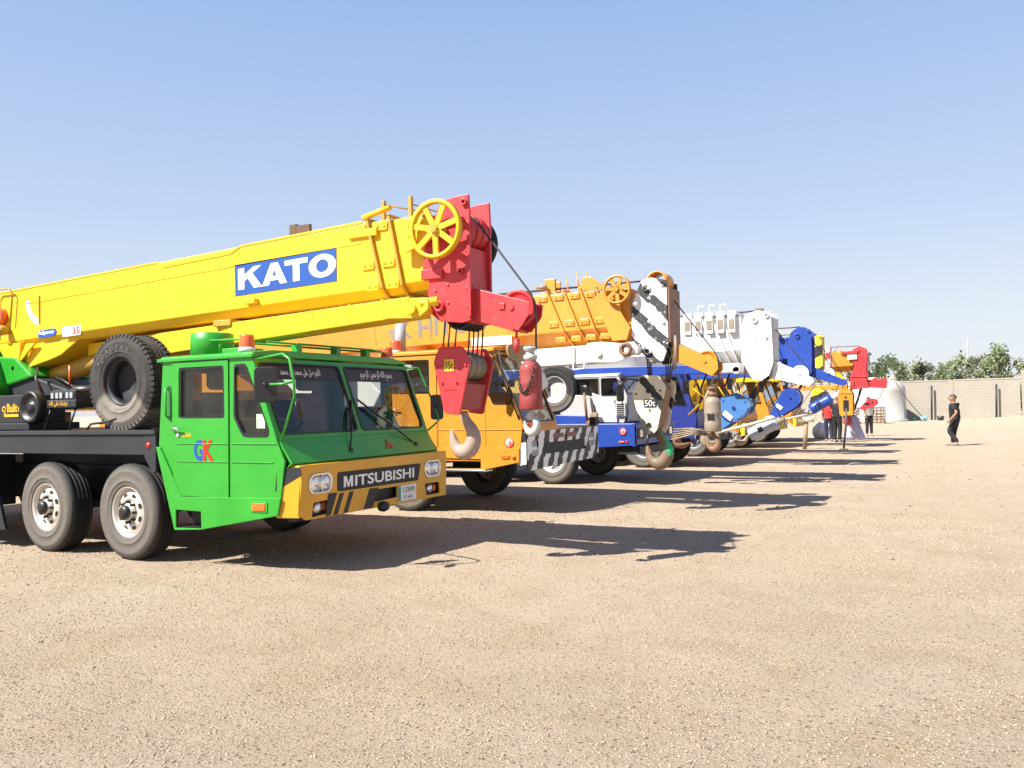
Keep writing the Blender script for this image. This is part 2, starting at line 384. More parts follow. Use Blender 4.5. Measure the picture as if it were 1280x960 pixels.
def bolts(mb, pts, y, r=.016, h=.012):
    for x, z in pts: mb.cyl((x, y, z), (x, y - h, z), r, n=6)
def collar_pads(root, xt, xb, zf, y0, mat, ch, w=.20):
    """bolted wear pads on the side of a boom section next to its collar"""
    for t in (.9, .42, .14):
        x = xb + (xt - xb) * t; zb, zt = zf(x); z = zb + (zt - zb) * t
        mb = MB()
        if t > ch: mb.plate(roundpoly([(x - w + .02, z - .045), (x - .02, z - .045), (x - .02, z + .045), (x - w + .02, z + .045)], .02), (), 'xz', y0 - .018, y0 + .003); bolts(mb, [(x - w + .06, z), (x - .06, z)], y0 - .018)
        else:
            mb.plate(roundpoly([(x - w + .02, z - .04), (x - .02, z - .04), (x - .02, z + .04), (x - w + .02, z + .04)], .02), (), 'xz', y0 + .01, y0 + .09); bolts(mb, [(x - w + .06, z), (x - .06, z)], y0 + .01)
        mb.build('wear_pad', mat, root, .004)
def boom(root, P):
    """telescopic boom: nested sections, collars, wear pads. P: y0,y1,x0,zf,cols,mat,chz,chy"""
    y0, y1 = P['y0'], P['y1']; ch = P.get('ch', .2); cy = P.get('cy', .1); zf = P['zf']
    for i, (xt, xb) in enumerate(P['cols'] + [P['end']]):
        d = .016 * i; a = y0 + d; b = y1 - d
        sec = [(a + cy, 0), (b - cy, 0), (b, ch), (b, .97), (b - .02, 1), (a + .02, 1), (a, .97), (a, ch)]
        mb = MB(); xs = P['x0'] if i == 0 else P['cols'][i - 1][0] - .6
        loft(mb, sec, xs, (xt, xb), zf, d * .7)
        mb.build('boom_section', P['mat'], root, .008)
        if i < len(P['cols']):
            mb = MB(); wdt = P.get('cw', .035)
            e = .028
            for (ya, yb) in ((a - e, a), (b, b + e)):
                zb, zt = zf(xt); zc = zb + (zt - zb) * ch; xc = xb + (xt - xb) * ch
                mb.plate([(xt, zt + .02), (xt + wdt, zt + .02), (xc + wdt, zc), (xc, zc)], (), 'xz', ya, yb)
            zb, zt = zf(xt); mb.box(xt, xt + wdt, a - e, b + e, zt, zt + .03)
            # lower bent strip on the chamfer
            zb2, _ = zf(xb); vs = []
            for x in (0, wdt):
                vs += [(xc + x, a - e, zc), (xc + x, a + .0, zc), (xb + x, a + cy - e * .6, zb2 - .02), (xb + x, a + cy, zb2)]
            mb.add(vs, [(0, 1, 3, 2), (4, 6, 7, 5), (0, 4, 5, 1), (2, 3, 7, 6), (0, 2, 6, 4), (1, 5, 7, 3)])
            mb.box(xb, xb + wdt, a + cy - .01, b - cy, zb2 - .03, zb2)
            mb.build('collar', P.get('cmat', P['mat']), root, .004)
            if P.get('pads', 1): collar_pads(root, xt, xb, zf, a, P['mat'], ch, min(.2, P.get('padw', .2)))
def hook2d(mb, o, s, rot, y, flip=1, n=10):
    """lifting hook: shank at o, hanging down -v; s = height of the hook"""
    pts = [(0, .12), (.0, 0), (.06, -.14), (.19, -.27), (.27, -.45), (.25, -.66), (.13, -.83), (-.05, -.88), (-.21, -.79), (-.30, -.62), (-.32, -.47), (-.36, -.34)]
    rad = [.09, .11, .12, .14, .17, .19, .20, .19, .15, .115, .08, .03]
    c, sn = math.cos(rot), math.sin(rot)
    P_ = [(o[0] + s * (flip * a * c - b * sn), y, o[1] + s * (flip * a * sn + b * c)) for a, b in pts]
    # smooth
    Q = []; Rr = []
    for i in range(len(P_) - 1):
        for t in (0, .5):
            a, b = Vector(P_[i]), Vector(P_[i + 1]); Q.append(a.lerp(b, t)); Rr.append((rad[i] * (1 - t) + rad[i + 1] * t) * s)
    Q.append(Vector(P_[-1])); Rr.append(rad[-1] * s)
    for _ in range(2): Q = [Q[0]] + [(Q[i - 1] + Q[i] * 2 + Q[i + 1]) / 4 for i in range(1, len(Q) - 1)] + [Q[-1]]
    mb.tube(Q, None, n, radii=Rr)
def hook_block(loc, poly, yn, yf, mats, label, hk, pins=(), rope_x=None, mid=None, txt=None, group='hook blocks hanging from the boom heads'):
    """poly: (x,z) outline of side plates"""
    r = thing('hook_block', loc, label, 'hook block', group)
    th = .028
    for ya, yb in ((yn, yn + th), (yf - th, yf)):
        MB().plate(roundpoly(poly, .03), (), 'xz', ya, yb).build('side_plate', mats[0], r, .005)
    cx = sum(p[0] for p in poly) / len(poly); cz = sum(p[1] for p in poly) / len(poly)
    sc = pins[0] if pins else (cx, cz)
    ns = 4; wy = (yf - yn - .06) / ns
    for k in range(ns):
        mb = MB(); sheave(mb, (sc[0], yn + .03 + wy * (k + .5), sc[1]), mid['r'], wy * .8, 24); mb.build('sheave', mats[2], r)
    mb = MB()
    if mid.get('box'):
        mb.plate(mid['box'], (), 'xz', yn + th, yf - th)
    else:
        q = inset(poly, .06); mb.plate([p for p in q], (), 'xz', yn + .12, yf - .12)
    mb.build('frame', mats[1], r, .005)
    mb = MB()
    for (x, z) in pins: mb.cyl((x, yn - (-.005 if mid.get('flush') else .02), z), (x, yf + .02, z), .035, n=16)
    for (x, z) in mid.get('bolts', ()): mb.cyl((x, yn - .018, z), (x, yn + .01, z), .014, n=8)
    mb.build('pin', mats[4] if len(mats) > 4 else mats[1], r)
    mb = MB(); hook2d(mb, hk['o'], hk['s'], hk.get('rot', 0), (yn + yf) / 2, hk.get('flip', 1), 14); mb.build('hook', mats[3], r)
    return r
def bottle(loc, p0, p1, rr, y, mat, label, hookmat=None, ring=True, chain=False, hs=.22, window=True):
    """overhaul weight: p0 top, p1 bottom in xz; y centre"""
    r = thing('overhaul_weight', loc, label, 'overhaul weight', 'overhaul weights hanging from the jib tips')
    a = Vector((p0[0], y, p0[1])); b = Vector((p1[0], y, p1[1])); L_ = (b - a).length; ax = (b - a).normalized()
    MB().lathe(a, [(0, -.0), (rr * .45, 0), (rr * .55, .01), (rr * .8, .035), (rr * .97, .07), (rr, .1), (rr, L_ * .42), (rr * 1.03, L_ * .44), (rr * 1.03, L_ * .5), (rr, L_ * .52), (rr, L_ * .72), (rr * 1.03, L_ * .74), (rr * 1.03, L_ * .97), (rr * .95, L_), (0, L_)], 28, ax).build('body', mat, r)
    mb = MB(); q = a - ax * .02
    mb.lathe(q, [(0, .03), (rr * .45, .03), (rr * .62, .0), (rr * .62, -.03), (rr * .4, -.04), (rr * .4, -.07), (rr * .62, -.085), (rr * .62, -.115), (0, -.12)], 20, ax).build('swivel', hookmat or mat, r)
    if window:
        s = ax.orthogonal().normalized(); mb = MB(); c = a + ax * L_ * .58
        mb.add([c + Vector((0, -rr * 1.02, 0)) + ax * i * .05 + Vector((ax.z, 0, -ax.x)) * j * rr * .38 + Vector((0, k, 0)) for i in (-1, 1) for j in (-1, 1) for k in (0, .05)],
               [(0, 1, 3, 2), (4, 6, 7, 5), (0, 4, 5, 1), (2, 3, 7, 6), (0, 2, 6, 4), (1, 5, 7, 3)])
        mb.build('slot', BPL, r)
    mb = MB(); ang = math.atan2(ax.x, -ax.z); mb.cyl(b - ax * .01, b + ax * .04, .028, n=10); hook2d(mb, (b.x + ax.x * .03, b.z + ax.z * .03), hs, ang, y, 1, 10)
    mb.build('hook', hookmat or mat, r)
    if chain:
        mb = MB()
        for i in range(23):
            t = i / 22; x = a.x - rr * .9 + t * rr * 1.75; z = a.z - .14 + .10 * t - .22 * (1 - (2 * t - 1) ** 2); yy = y - math.sqrt(max(0, rr * rr * 1.12 - (x - a.x) ** 2)) - .006
            mb.tube([(x + .014 * math.cos(q_) * (1 if i % 2 else .4), yy + .008 * math.cos(q_) * (0 if i % 2 else 1), z + .017 * math.sin(q_)) for q_ in [2 * math.pi * k / 6 for k in range(6)]], .005, 4, closed=True)
        mb.build('chain', ROPE, r)
    return r
def rope(root, pts, r=.009, mat=None, name='rope'):
    return MB().tube(pts, r, 6).build(name, mat or ROPE, root)
def seg(p, y): return [(a, y, b) for a, b in p]
# ---------------------------------------------------------------- truck cab
def cab(root, S):
    """S: side outline, holes, door etc. all in world x/z; y0 near face, y1 far face"""
    y0, y1, M_, MF = S['y0'], S['y1'], S['mat'], S['fmat']
    holes = [roundpoly(h, .035) for h in S['wins']]
    for k, (a, b) in enumerate(((y0, y0 + .03), (y1 - .03, y1))):
        MB().plate(S['side'], holes, 'xz', a, b).build('side_panel', M_, root, .008)
        for h in holes:
            g = inset(h, -.005)
            MB().plate(g, (), 'xz', (a + .018 if k == 0 else a + .006), (a + .024 if k == 0 else a + .012)).build('window', GLASS, root)
            mb = MB(); mb.plate(inset(h, -.016), [inset(h, .014)], 'xz', a - .006 if k == 0 else b - .006, a + .016 if k == 0 else b + .006); mb.build('window_seal', BPL, root)
    # skirt, proud of the side
    if S.get('skirt'):
        mb = MB(); mb.plate(S['skirt'], [S['step']] if S.get('step') else (), 'xz', y0 - .02, y0 - .001); mb.build('skirt', M_, root, .006)
        x0_, x1_ = S['step'][0][0], S['step'][1][0]; zb_ = S['step'][0][1]
        if S.get('step'):
            xs = [p[0] for p in S['step']]; zs = [p[1] for p in S['step']]
            mb = MB(); mb.box(min(xs), max(xs), y0 + .03, y0 + .22, min(zs) - .01, min(zs) + .015); mb.box(min(xs), max(xs), y0 + .2, y0 + .22, min(zs), max(zs) + .03); mb.box(min(xs) - .02, max(xs) + .02, y0 + .0, y0 + .2, max(zs), max(zs) + .02); mb.build('step', BPL, root)
    if S.get('door'):
        d = S['door']; dw = roundpoly(S['wins'][0], .035)
        MB().plate(inset(roundpoly(d, .02), -.011), [inset(dw, -.02)], 'xz', y0 - .004, y0 + .004).build('door_gap_shade', BPL, root)  # black plate paints the shade in the gap round the door
        mb = MB(); mb.plate(roundpoly(d, .02), [inset(dw, -.018)], 'xz', y0 - .014, y0 + .002); dr = mb.build('door', M_, root, .006)
        hx, hz = S['handle']; mb = MB(); mb.tube([(hx, y0 - .014, hz), (hx, y0 - .05, hz), (hx + .14, y0 - .055, hz - .005)], .013, 6); mb.cyl((hx + .07, y0 - .01, hz - .07), (hx + .07, y0 - .025, hz - .07), .022, n=12); mb.build('handle', CHR, dr)
        for zc in S.get('creases', ()):
            MB().box(min(p[0] for p in d) + .07, max(p[0] for p in d) - .02, y0 - .022, y0 - .012, zc - .006, zc + .006).build('crease', M_, dr, .004)
    for (xa, xb, zc) in S.get('sidecr', ()): MB().box(xa, xb, y0 - .009, y0 + .002, zc - .006, zc + .006).build('crease', M_, root, .004)
    # windshield frame (slanted) with two openings
    A = Vector((S['fb'][0], y0 + .002, S['fb'][1])); B = Vector((S['ft'][0], y0 + .002, S['ft'][1])); hgt = (B - A).length; W = y1 - y0 - .004
    fn = frame(A, (0, 1, 0), B - A)       # normal = y x up -> +x side
    ym = W * .5; sl_ = .05
    pl = [(.09, .05), (ym - .045, .05), (ym - .05, hgt - .06), (.055, hgt - .06)]; pr = [(ym + .045, .05), (W - .09, .05), (W - .055, hgt - .06), (ym + .05, hgt - .06)]
    ops = [roundpoly(pl, .06, 4), roundpoly(pr, .06, 4)] if W > 1.6 else [roundpoly([(.07, .05), (W - .07, .05), (W - .055, hgt - .06), (.055, hgt - .06)], .06, 4)]
    MB().plate([(0, 0), (W, 0), (W, hgt), (0, hgt)], ops, fn, -.025, .0).build('windshield_frame', MF, root, .006)
    for q, o_ in enumerate(ops):
        g = MB().plate(inset(o_, -.008), (), fn, -.016, -.010).build('windshield', GLASS, root)
        MB().plate(inset(o_, -.018), [inset(o_, .012)], fn, -.012, .008).build('windshield_seal', BPL, root)
        if S.get('band'):
            zt = hgt - .06; a0, a1 = min(p[0] for p in o_) + .015, max(p[0] for p in o_) - .015
            MB().plate(roundpoly([(a0 + .02, zt - .17), (a1 - .02, zt - .17), (a1, zt - .01), (a0, zt - .01)], .03), (), fn, -.0095, -.0075).build('sun_band', KPR, g)
            t = S['band'][q]
            a0 += .26; w_ = (a1 - a0) * .66
            text(arabic(t), lambda a, b, d: fn(a0 + a, zt - .155 + b, d - .008), w_, .13, WPR, g, .012)
    # hood below windshield
    hb = S['hood']      # [(x,z)] front profile from windshield base down to the bumper
    mb = MB(); pr_ = [(S['fb'][0], S['fb'][1])] + hb; back = [(x - .03, z) for x, z in reversed(pr_)]
    mb.plate(pr_ + back, (), 'xz', y0 + .03, y1 - .03); mb.build('hood', MF, root, .008)
    # roof
    rf = S['roof']
    mb = MB(); sec = [(-.02, 0), (.03, .045), (.3, .075), (W - .3, .075), (W - .03, .045), (W + .02, 0)]
    vs = []; n = len(sec); k_ = 1
    for x in (rf[0] - .02, rf[1] + .03):
        zz = rf[2] if x < -1e9 else (rf[2] if x == rf[0] - .02 else rf[3])
        vs += [(x, y0 + y, zz + z) for y, z in sec]
    mb.add(vs, [(i, i + 1, i + 1 + n, i + n) for i in range(n - 1)] + [tuple(range(n)), tuple(range(2 * n - 1, n - 1, -1)), (0, n, 2 * n - 1, n - 1)])
    mb.build('roof', MF if S.get('roofdark') else M_, root, .012)
    # back wall with window, floor, seats, dashboard, wheel
    xb = S['back']
    bw = [(y0 + .35, S['floor'] + .75), (y1 - .35, S['floor'] + .75), (y1 - .35, rf[2] - .12), (y0 + .35, rf[2] - .12)]
    MB().plate([(y0 + .03, S['floor']), (y1 - .03, S['floor']), (y1 - .03, rf[2]), (y0 + .03, rf[2])], [roundpoly(bw, .05)], 'yz', xb, xb + .03).build('rear_panel', GRY, root, .006)
    MB().plate(roundpoly(bw, .05), (), 'yz', xb + .012, xb + .018).build('rear_window', GLASS, root)
    MB().box(xb + .03, S['fb'][0] - .04, y0 + .03, y1 - .03, S['floor'] - .03, S['floor']).build('floor', DASH, root)
    mb = MB(); x = S['fb'][0]; zt = S['fb'][1]
    mb.plate([(x - .04, zt - .02), (x - .42, zt - .0), (x - .48, zt - .25), (x - .06, zt - .3)], (), 'xz', y0 + .04, y1 - .04); mb.build('dashboard', DASH, root, .02)
    for yy in ((y0 + .62, y1 - .62) if W > 1.6 else ((y0 + y1) / 2,)):
        mb = MB(); xs = xb + .25; f0 = S['floor']
        mb.plate(rrect(xs, xs + .5, f0 + .3, f0 + .46, .05), (), 'xz', yy - .25, yy + .25)
        mb.plate([(xs - .05, f0 + .42), (xs + .08, f0 + .42), (xs - .05, f0 + 1.05), (xs - .17, f0 + 1.05)], (), 'xz', yy - .24, yy + .24)
        mb.plate(rrect(yy - .14, yy + .14, f0 + 1.08, f0 + 1.3, .06), (), 'yz', xs - .17, xs - .07); mb.build('seat', SEAT, root, .03)
    mb = MB(); c = Vector((x - .5, y0 + .62, zt + .08)); ax = Vector((-.45, 0, .9)).normalized(); a = Vector((0, 1, 0)); b = ax.cross(a)
    mb.tube([c + (a * math.cos(t) + b * math.sin(t)) * .22 for t in [2 * math.pi * k / 20 for k in range(20)]], .014, 6, closed=True)
    mb.tube([c + a * .21, c, c - a * .21], .012, 6); mb.tube([c, c - ax * .4], .025, 6); mb.build('steering_wheel', BPL, root)
    return fn, hgt, W
def mirror(root, base_pts, c, sx, sz, mat, ang=.5, name='mirror'):
    a = MB(); a.tube(base_pts, .013, 6); arm = a.build('mirror_arm', mat, root)
    mb = MB(); u = Vector((math.sin(ang), math.cos(ang), 0)); nrm = Vector((math.cos(ang), -math.sin(ang), 0))
    C = Vector(c); fn = lambda p, q, d: tuple(C + u * p + Vector((0, 0, 1)) * q + nrm * d)
    mb.plate(rrect(-sx / 2, sx / 2, -sz / 2, sz / 2, .04), (), fn, -.03, .03); mb.cyl(fn(.0, 0, .03), fn(.0, 0, .06), .022, n=8)
    mb.build(name, BPL, arm, .012)
    MB().plate(rrect(-sx / 2 + .02, sx / 2 - .02, -sz / 2 + .02, sz / 2 - .02, .03), (), fn, -.034, -.031).build('mirror_glass', CHR, arm)
def beacon(root, x, y, z, mat=AMBD, s=1.):
    b = MB().lathe((x, y, z), [(0, 0), (.085 * s, 0), (.085 * s, .045 * s), (0, .045 * s)], 20, (0, 0, 1)).build('beacon_base', WHTC, root)
    MB().lathe((x, y, z + .045 * s), [(.08 * s, 0), (.074 * s, .11 * s), (.066 * s, .13 * s), (0, .135 * s)], 24, (0, 0, 1)).build('beacon_lens', mat, root)
def chassis(root, x0, x1, y0, y1, zd, mat, rail=BLK):
    mb = MB(); mb.box(x0, x1 - .3, y0 + .55, y0 + .8, .55, 1.0); mb.box(x0, x1 - .3, y1 - .8, y1 - .55, .55, 1.0); mb.build('chassis_rail', rail, root, .01)
    mb = MB(); mb.box(x0, x1, y0 + .02, y1 - .02, zd - .03, zd); mb.build('deck', DIAM, root)
def axles(root, xs, y0, y1, rim='silver', s=1., turn=0):
    for x in xs:
        add_wheel(root, x, y0, True, .53 * s, rim, turn, s); add_wheel(root, x, y1, False, .53 * s, rim, turn, s)
        MB().cyl((x, y0 + .25, .53 * s), (x, y1 - .25, .53 * s), .08, n=10).build('axle', BLK, root)
# ================================================================ SETTING
def ground_h(x, y):
    d = math.hypot(x, y)
    h = .012 * noise.noise(Vector((x * .9, y * .9, 3))) + .006 * noise.noise(Vector((x * 3.1, y * 3.1, 1)))
    if d < 14: h += .006 * noise.noise(Vector((x * 11, y * 11, 5)))
    # wheel ruts
    h -= .01 * max(0, 1 - abs((x * .5 + y * .86 - 5.2 + .5 * math.sin(x * .5))) / .25) + .008 * max(0, 1 - abs((x * .42 + y * .9 - 3.6 + .3 * math.sin(x * .7))) / .2)
    # sandy bank in front of the right end of the wall
    if y > 40: h += .75 * math.exp(-((x - 9) / 5) ** 2 - ((y - 70) / 9) ** 2) + .05 * noise.noise(Vector((x * .2, y * .2, 9)))
    return h
def grid_axis(lo, hi, st, a, b, g=1.14):
    v = list(np.arange(lo, hi + 1e-6, st)); s = st
    while v[-1] < b: s *= g; v.append(v[-1] + s)
    s = st
    while v[0] > a: s *= g; v.insert(0, v[0] - s)
    return v
gx = grid_axis(-9, 5, .055, -900, 900); gy = grid_axis(1.5, 11, .055, -500, 1500)
gv = [(x, y, ground_h(x, y)) for y in gy for x in gx]; nx = len(gx)
gf = [(j * nx + i, j * nx + i + 1, (j + 1) * nx + i + 1, (j + 1) * nx + i) for j in range(len(gy) - 1) for i in range(nx - 1)]
def groundmat():
    m, t, p, L = base('sandy_gravel'); v = coords(t)
    def mul(a, k):
        x = N(t, 'ShaderNodeMath', operation='MULTIPLY'); L(a, x.inputs[0])
        if isinstance(k, float): x.inputs[1].default_value = k
        else: L(k, x.inputs[1])
        return x.outputs[0]
    big = noisen(t, L, v, .35, 5, .6); mid = noisen(t, L, v, 1.6, 6, .65); fine = noisen(t, L, v, 48, 8, .78); sp = noisen(t, L, v, 150, 3, .6); far = noisen(t, L, v, 7, 9, .8)
    mp = N(t, 'ShaderNodeMapping'); mp.inputs['Rotation'].default_value = (0, 0, R(-24)); mp.inputs['Scale'].default_value = (.42, 1.15, 1); L(v, mp.inputs[0])
    trk = noisen(t, L, mp.outputs[0], .9, 6, .62)                      # long drive marks
    rough = ramp(t, L, mix(t, L, .35, mid, trk), .45, .57)                # 1 where the gravel lies loose and coarse
    c = mix(t, L, ramp(t, L, big, .35, .68), (.495, .385, .272), (.52, .415, .31))
    c = mix(t, L, mul(ramp(t, L, mid, .5, .78), .55), c, (.52, .37, .22))
    c = mix(t, L, mul(ramp(t, L, trk, .50, .74), .10), c, (.40, .315, .225))
    gate = N(t, 'ShaderNodeMath', operation='MULTIPLY_ADD'); L(rough, gate.inputs[0]); gate.inputs[1].default_value = .22; gate.inputs[2].default_value = .66; G = gate.outputs[0]
    c = mix(t, L, mul(mul(ramp(t, L, fine, .53, .65), .85), G), c, (.16, .12, .085))  # dark flecks here and on the next line paint shade in tiny pits
    c = mix(t, L, mul(mul(ramp(t, L, sp, .59, .64), .9), G), c, (.06, .046, .036))
    c = mix(t, L, mul(ramp(t, L, far, .5, .75), .4), c, (.56, .46, .34))
    vo = N(t, 'ShaderNodeTexVoronoi'); vo.inputs['Scale'].default_value = 70; L(v, vo.inputs['Vector'])
    cs = N(t, 'ShaderNodeSeparateColor'); L(vo.outputs['Color'], cs.inputs[0])
    c = mix(t, L, mul(mul(ramp(t, L, cs.outputs[0], .6, 1.), .45), G), c, (.27, .21, .155))
    p.inputs['Roughness'].default_value = .95; p.inputs['Specular IOR Level'].default_value = .12
    for sc_, th in ((26, .20), (11, .13)):
        v2 = N(t, 'ShaderNodeTexVoronoi', voronoi_dimensions='2D'); v2.inputs['Scale'].default_value = sc_; L(v, v2.inputs['Vector']); c2 = N(t, 'ShaderNodeSeparateColor'); L(v2.outputs['Color'], c2.inputs[0])
        c = mix(t, L, mul(mul(ramp(t, L, v2.outputs['Distance'], th * .6, th, (1, 1, 1, 1), (0, 0, 0, 1)), ramp(t, L, c2.outputs[1], .45, .6)), .75), c, (.10, .075, .055))  # dark dots paint more shaded pits into the sand colour
    h1 = N(t, 'ShaderNodeMath', operation='SUBTRACT'); h1.inputs[0].default_value = .6; L(vo.outputs['Distance'], h1.inputs[1])
    ha = N(t, 'ShaderNodeMath', operation='MULTIPLY_ADD'); L(fine, ha.inputs[0]); ha.inputs[1].default_value = 1.5; L(mul(h1.outputs[0], .45), ha.inputs[2])
    hb = N(t, 'ShaderNodeMath', operation='MULTIPLY_ADD'); L(far, hb.inputs[0]); hb.inputs[1].default_value = 1.6; L(mul(ha.outputs[0], G), hb.inputs[2])
    bn = N(t, 'ShaderNodeBump'); bn.inputs['Strength'].default_value = .9; bn.inputs['Distance'].default_value = .028
    L(hb.outputs[0], bn.inputs['Height']); L(bn.outputs[0], p.inputs['Normal']); L(c, p.inputs['Base Color'])
    return m
gm = MB(); gm.v = gv; gm.f = gf; gm.s = [True] * len(gf)
GROUND = gm.build('ground', groundmat()); tag(GROUND, None, None, None, 'structure')
# loose stones lying on the yard
def stones(n, rng, szs, name, mat, label):
    ico = bmesh.new(); bmesh.ops.create_icosphere(ico, subdivisions=1, radius=1)
    iv = np.array([v.co[:] for v in ico.verts]); fi = np.array([[v.index for v in f.verts] for f in ico.faces]); ico.free()
    k = len(iv); (dmin, dmax) = rng
    u = np.random.random(n); d = dmin * (dmax / dmin) ** (u ** .8); ang = R(27.7) + R(90) + (np.random.random(n) - .5) * R(78)
    X = d * np.cos(ang); Y = d * np.sin(ang)
    cl = np.array([noise.noise(Vector((x * 1.1, y * 1.1, 7))) + .5 * noise.noise(Vector((x * 4, y * 4, 2))) for x, y in zip(X, Y)]); keep = cl > np.random.random(n) * .9 - .55
    X, Y, d = X[keep], Y[keep], d[keep]; n = len(X)
    Z = np.array([ground_h(x, y) for x, y in zip(X, Y)])
    s = szs[0] + (szs[1] - szs[0]) * np.random.random(n) ** 4; s *= np.clip(d / 8, .75, 2.5)
    jit = 1 + (np.random.random((n, k, 3)) - .5) * .7; sc = np.stack([s * (.7 + .6 * np.random.random(n)), s * (.7 + .6 * np.random.random(n)), s * (.4 + .4 * np.random.random(n))], 1)
    P = iv[None] * jit * sc[:, None, :]; P += np.stack([X, Y, Z + s * .12], 1)[:, None, :]
    F = (fi[None] + (np.arange(n) * k)[:, None, None]).reshape(-1, 3); me = bpy.data.meshes.new(name)
    me.vertices.add(n * k); me.vertices.foreach_set('co', P.reshape(-1).astype('f')); me.loops.add(len(F) * 3); me.loops.foreach_set('vertex_index', F.reshape(-1).astype('i'))
    me.polygons.add(len(F)); me.polygons.foreach_set('loop_start', np.arange(0, len(F) * 3, 3, dtype='i')); me.update(calc_edges=True); me.materials.append(mat)
    o = bpy.data.objects.new(name, me); COL.objects.link(o); tag(o, label, 'gravel', None, 'stuff')
def stonemat(name, a, b):
    m, t, p, L = base(name); g = N(t, 'ShaderNodeNewGeometry')
    L(ramp(t, L, g.outputs['Random Per Island'], 0, 1, (*a, 1), (*b, 1)), p.inputs['Base Color']); p.inputs['Roughness'].default_value = .9; return m
stones(125000, (2.6, 13), (.0035, .012), 'gravel', stonemat('sand_stones', (.30, .232, .16), (.41, .315, .225)), 'loose sandy gravel scattered over the near yard')
stones(4500, (2.8, 26), (.0035, .012), 'dark_gravel', stonemat('dark_stones', (.07, .055, .045), (.26, .2, .15)), 'sparse darker stones lying on the sandy yard')

# far wall of concrete blocks
def blockmat():
    m, t, p, L = base('concrete_block_wall'); v = coords(t)
    mp = N(t, 'ShaderNodeMapping'); mp.inputs['Rotation'].default_value = (R(90), 0, 0); L(v, mp.inputs[0])
    b = N(t, 'ShaderNodeTexBrick'); b.inputs['Scale'].default_value = 1; b.inputs['Brick Width'].default_value = .42; b.inputs['Row Height'].default_value = .21; b.inputs['Mortar Size'].default_value = .012
    b.inputs['Color1'].default_value = (.315, .285, .238, 1); b.inputs['Color2'].default_value = (.33, .298, .25, 1); b.inputs['Mortar'].default_value = (.30, .27, .225, 1)
    L(mp.outputs[0], b.inputs[0]); n = noisen(t, L, v, .8, 7, .7)
    L(mix(t, L, ramp(t, L, n, .4, .75), b.outputs[0], (.36, .32, .265)), p.inputs['Base Color']); p.inputs['Roughness'].default_value = .95
    bn = N(t, 'ShaderNodeBump'); bn.inputs['Distance'].default_value = .006; L(b.outputs['Fac'], bn.inputs['Height']); bn.invert = True; L(bn.outputs[0], p.inputs['Normal'])
    return m
WALLM = blockmat()
WY = 72.0; WX0, WX1 = -60.0, 4.95
wr = thing('boundary_wall', (WX1, WY, 0), 'long pale concrete block boundary wall behind the last cranes', 'wall')
rnd = random.Random(5)
x = WX0
while x < WX1 - .3:
    x2 = min(WX1 - .3, x + 5.0)
    hh = 2.95 + rnd.uniform(-.03, .03); mb = MB(); mb.box(x + .15, x2 - .15, WY, WY + .2, -.2, hh); mb.box(x + .15, x2 - .15, WY - .02, WY + .22, hh, hh + .12); mb.build('wall_panel', WALLM, wr)
    x = x2
x = WX0
k = 0
while x < WX1 - 1:
    MB().box(x - .15, x + .15, WY - .03, WY + .23, -.2, 3.02).build('wall_column', WALLM, wr); x += 5.0
MB().box(WX1 - .35, WX1 + .2, WY - .15, WY + .4, -.2, 3.6).build('end_column', WALLM, wr)
for xx in (-1.35, 2.95):
    tag(MB().tube([(xx - .03, WY - .35, 0), (xx + .03, WY - .3, 2.6)], .07, 6).build('iron_post', BLK), 'thin dark iron post against the block wall, ' + ('nearer the white tank' if xx < 0 else 'near the end of the wall'), 'post', 'dark posts against the wall')
# sandy rise and low buildings beyond
def hill(name, pts, y0, y1, mat):
    mb = MB(); n = len(pts); vs = [(x, y0, -1) for x, z in pts] + [(x, (y0 + y1) / 2, z) for x, z in pts] + [(x, y1, -1) for x, z in pts]
    mb.add(vs, [(i, i + 1, n + i + 1, n + i) for i in range(n - 1)] + [(n + i, n + i + 1, 2 * n + i + 1, 2 * n + i) for i in range(n - 1)], True); return tag(mb.build(name, mat), None, None, None, 'structure')
hill('sand_hill', [(-260 + 26 * i, 5.6 + 1.6 * math.sin(i * .9) + (1.5 if i < 12 else 0)) for i in range(21)], 170, 330, simple('far_sand', (.42, .36, .27), .95))
bd = thing('building', (-14.5, 150, 0), 'small low grey building on the rise beyond the wall', 'building')
MB().box(-17, -12, 148, 153, 0, 9.2).build('wall', simple('far_plaster', (.34, .33, .31), .9), bd); MB().box(-17.3, -11.7, 147.7, 153.3, 9.2, 9.5).build('roof', simple('far_roof', (.2, .2, .2), .9), bd)
for i in range(3): MB().box(-16.4 + i * 1.6, -15.6 + i * 1.6, 147.9, 147.99, 7.2, 8.4).build('window', BPL, bd)
up_ = thing('utility_pole', (2.0, 120, 0), 'thin tall pole rising behind the trees', 'pole'); MB().cyl((2.0, 120, 0), (2.0, 120, 9.2), .12, .08, 8).build('shaft', simple('pole_grey', (.3, .3, .3)), up_); MB().box(1.7, 2.3, 119.95, 120.05, 8.6, 8.75).build('crossarm', simple('pole_grey', (.3, .3, .3)), up_)
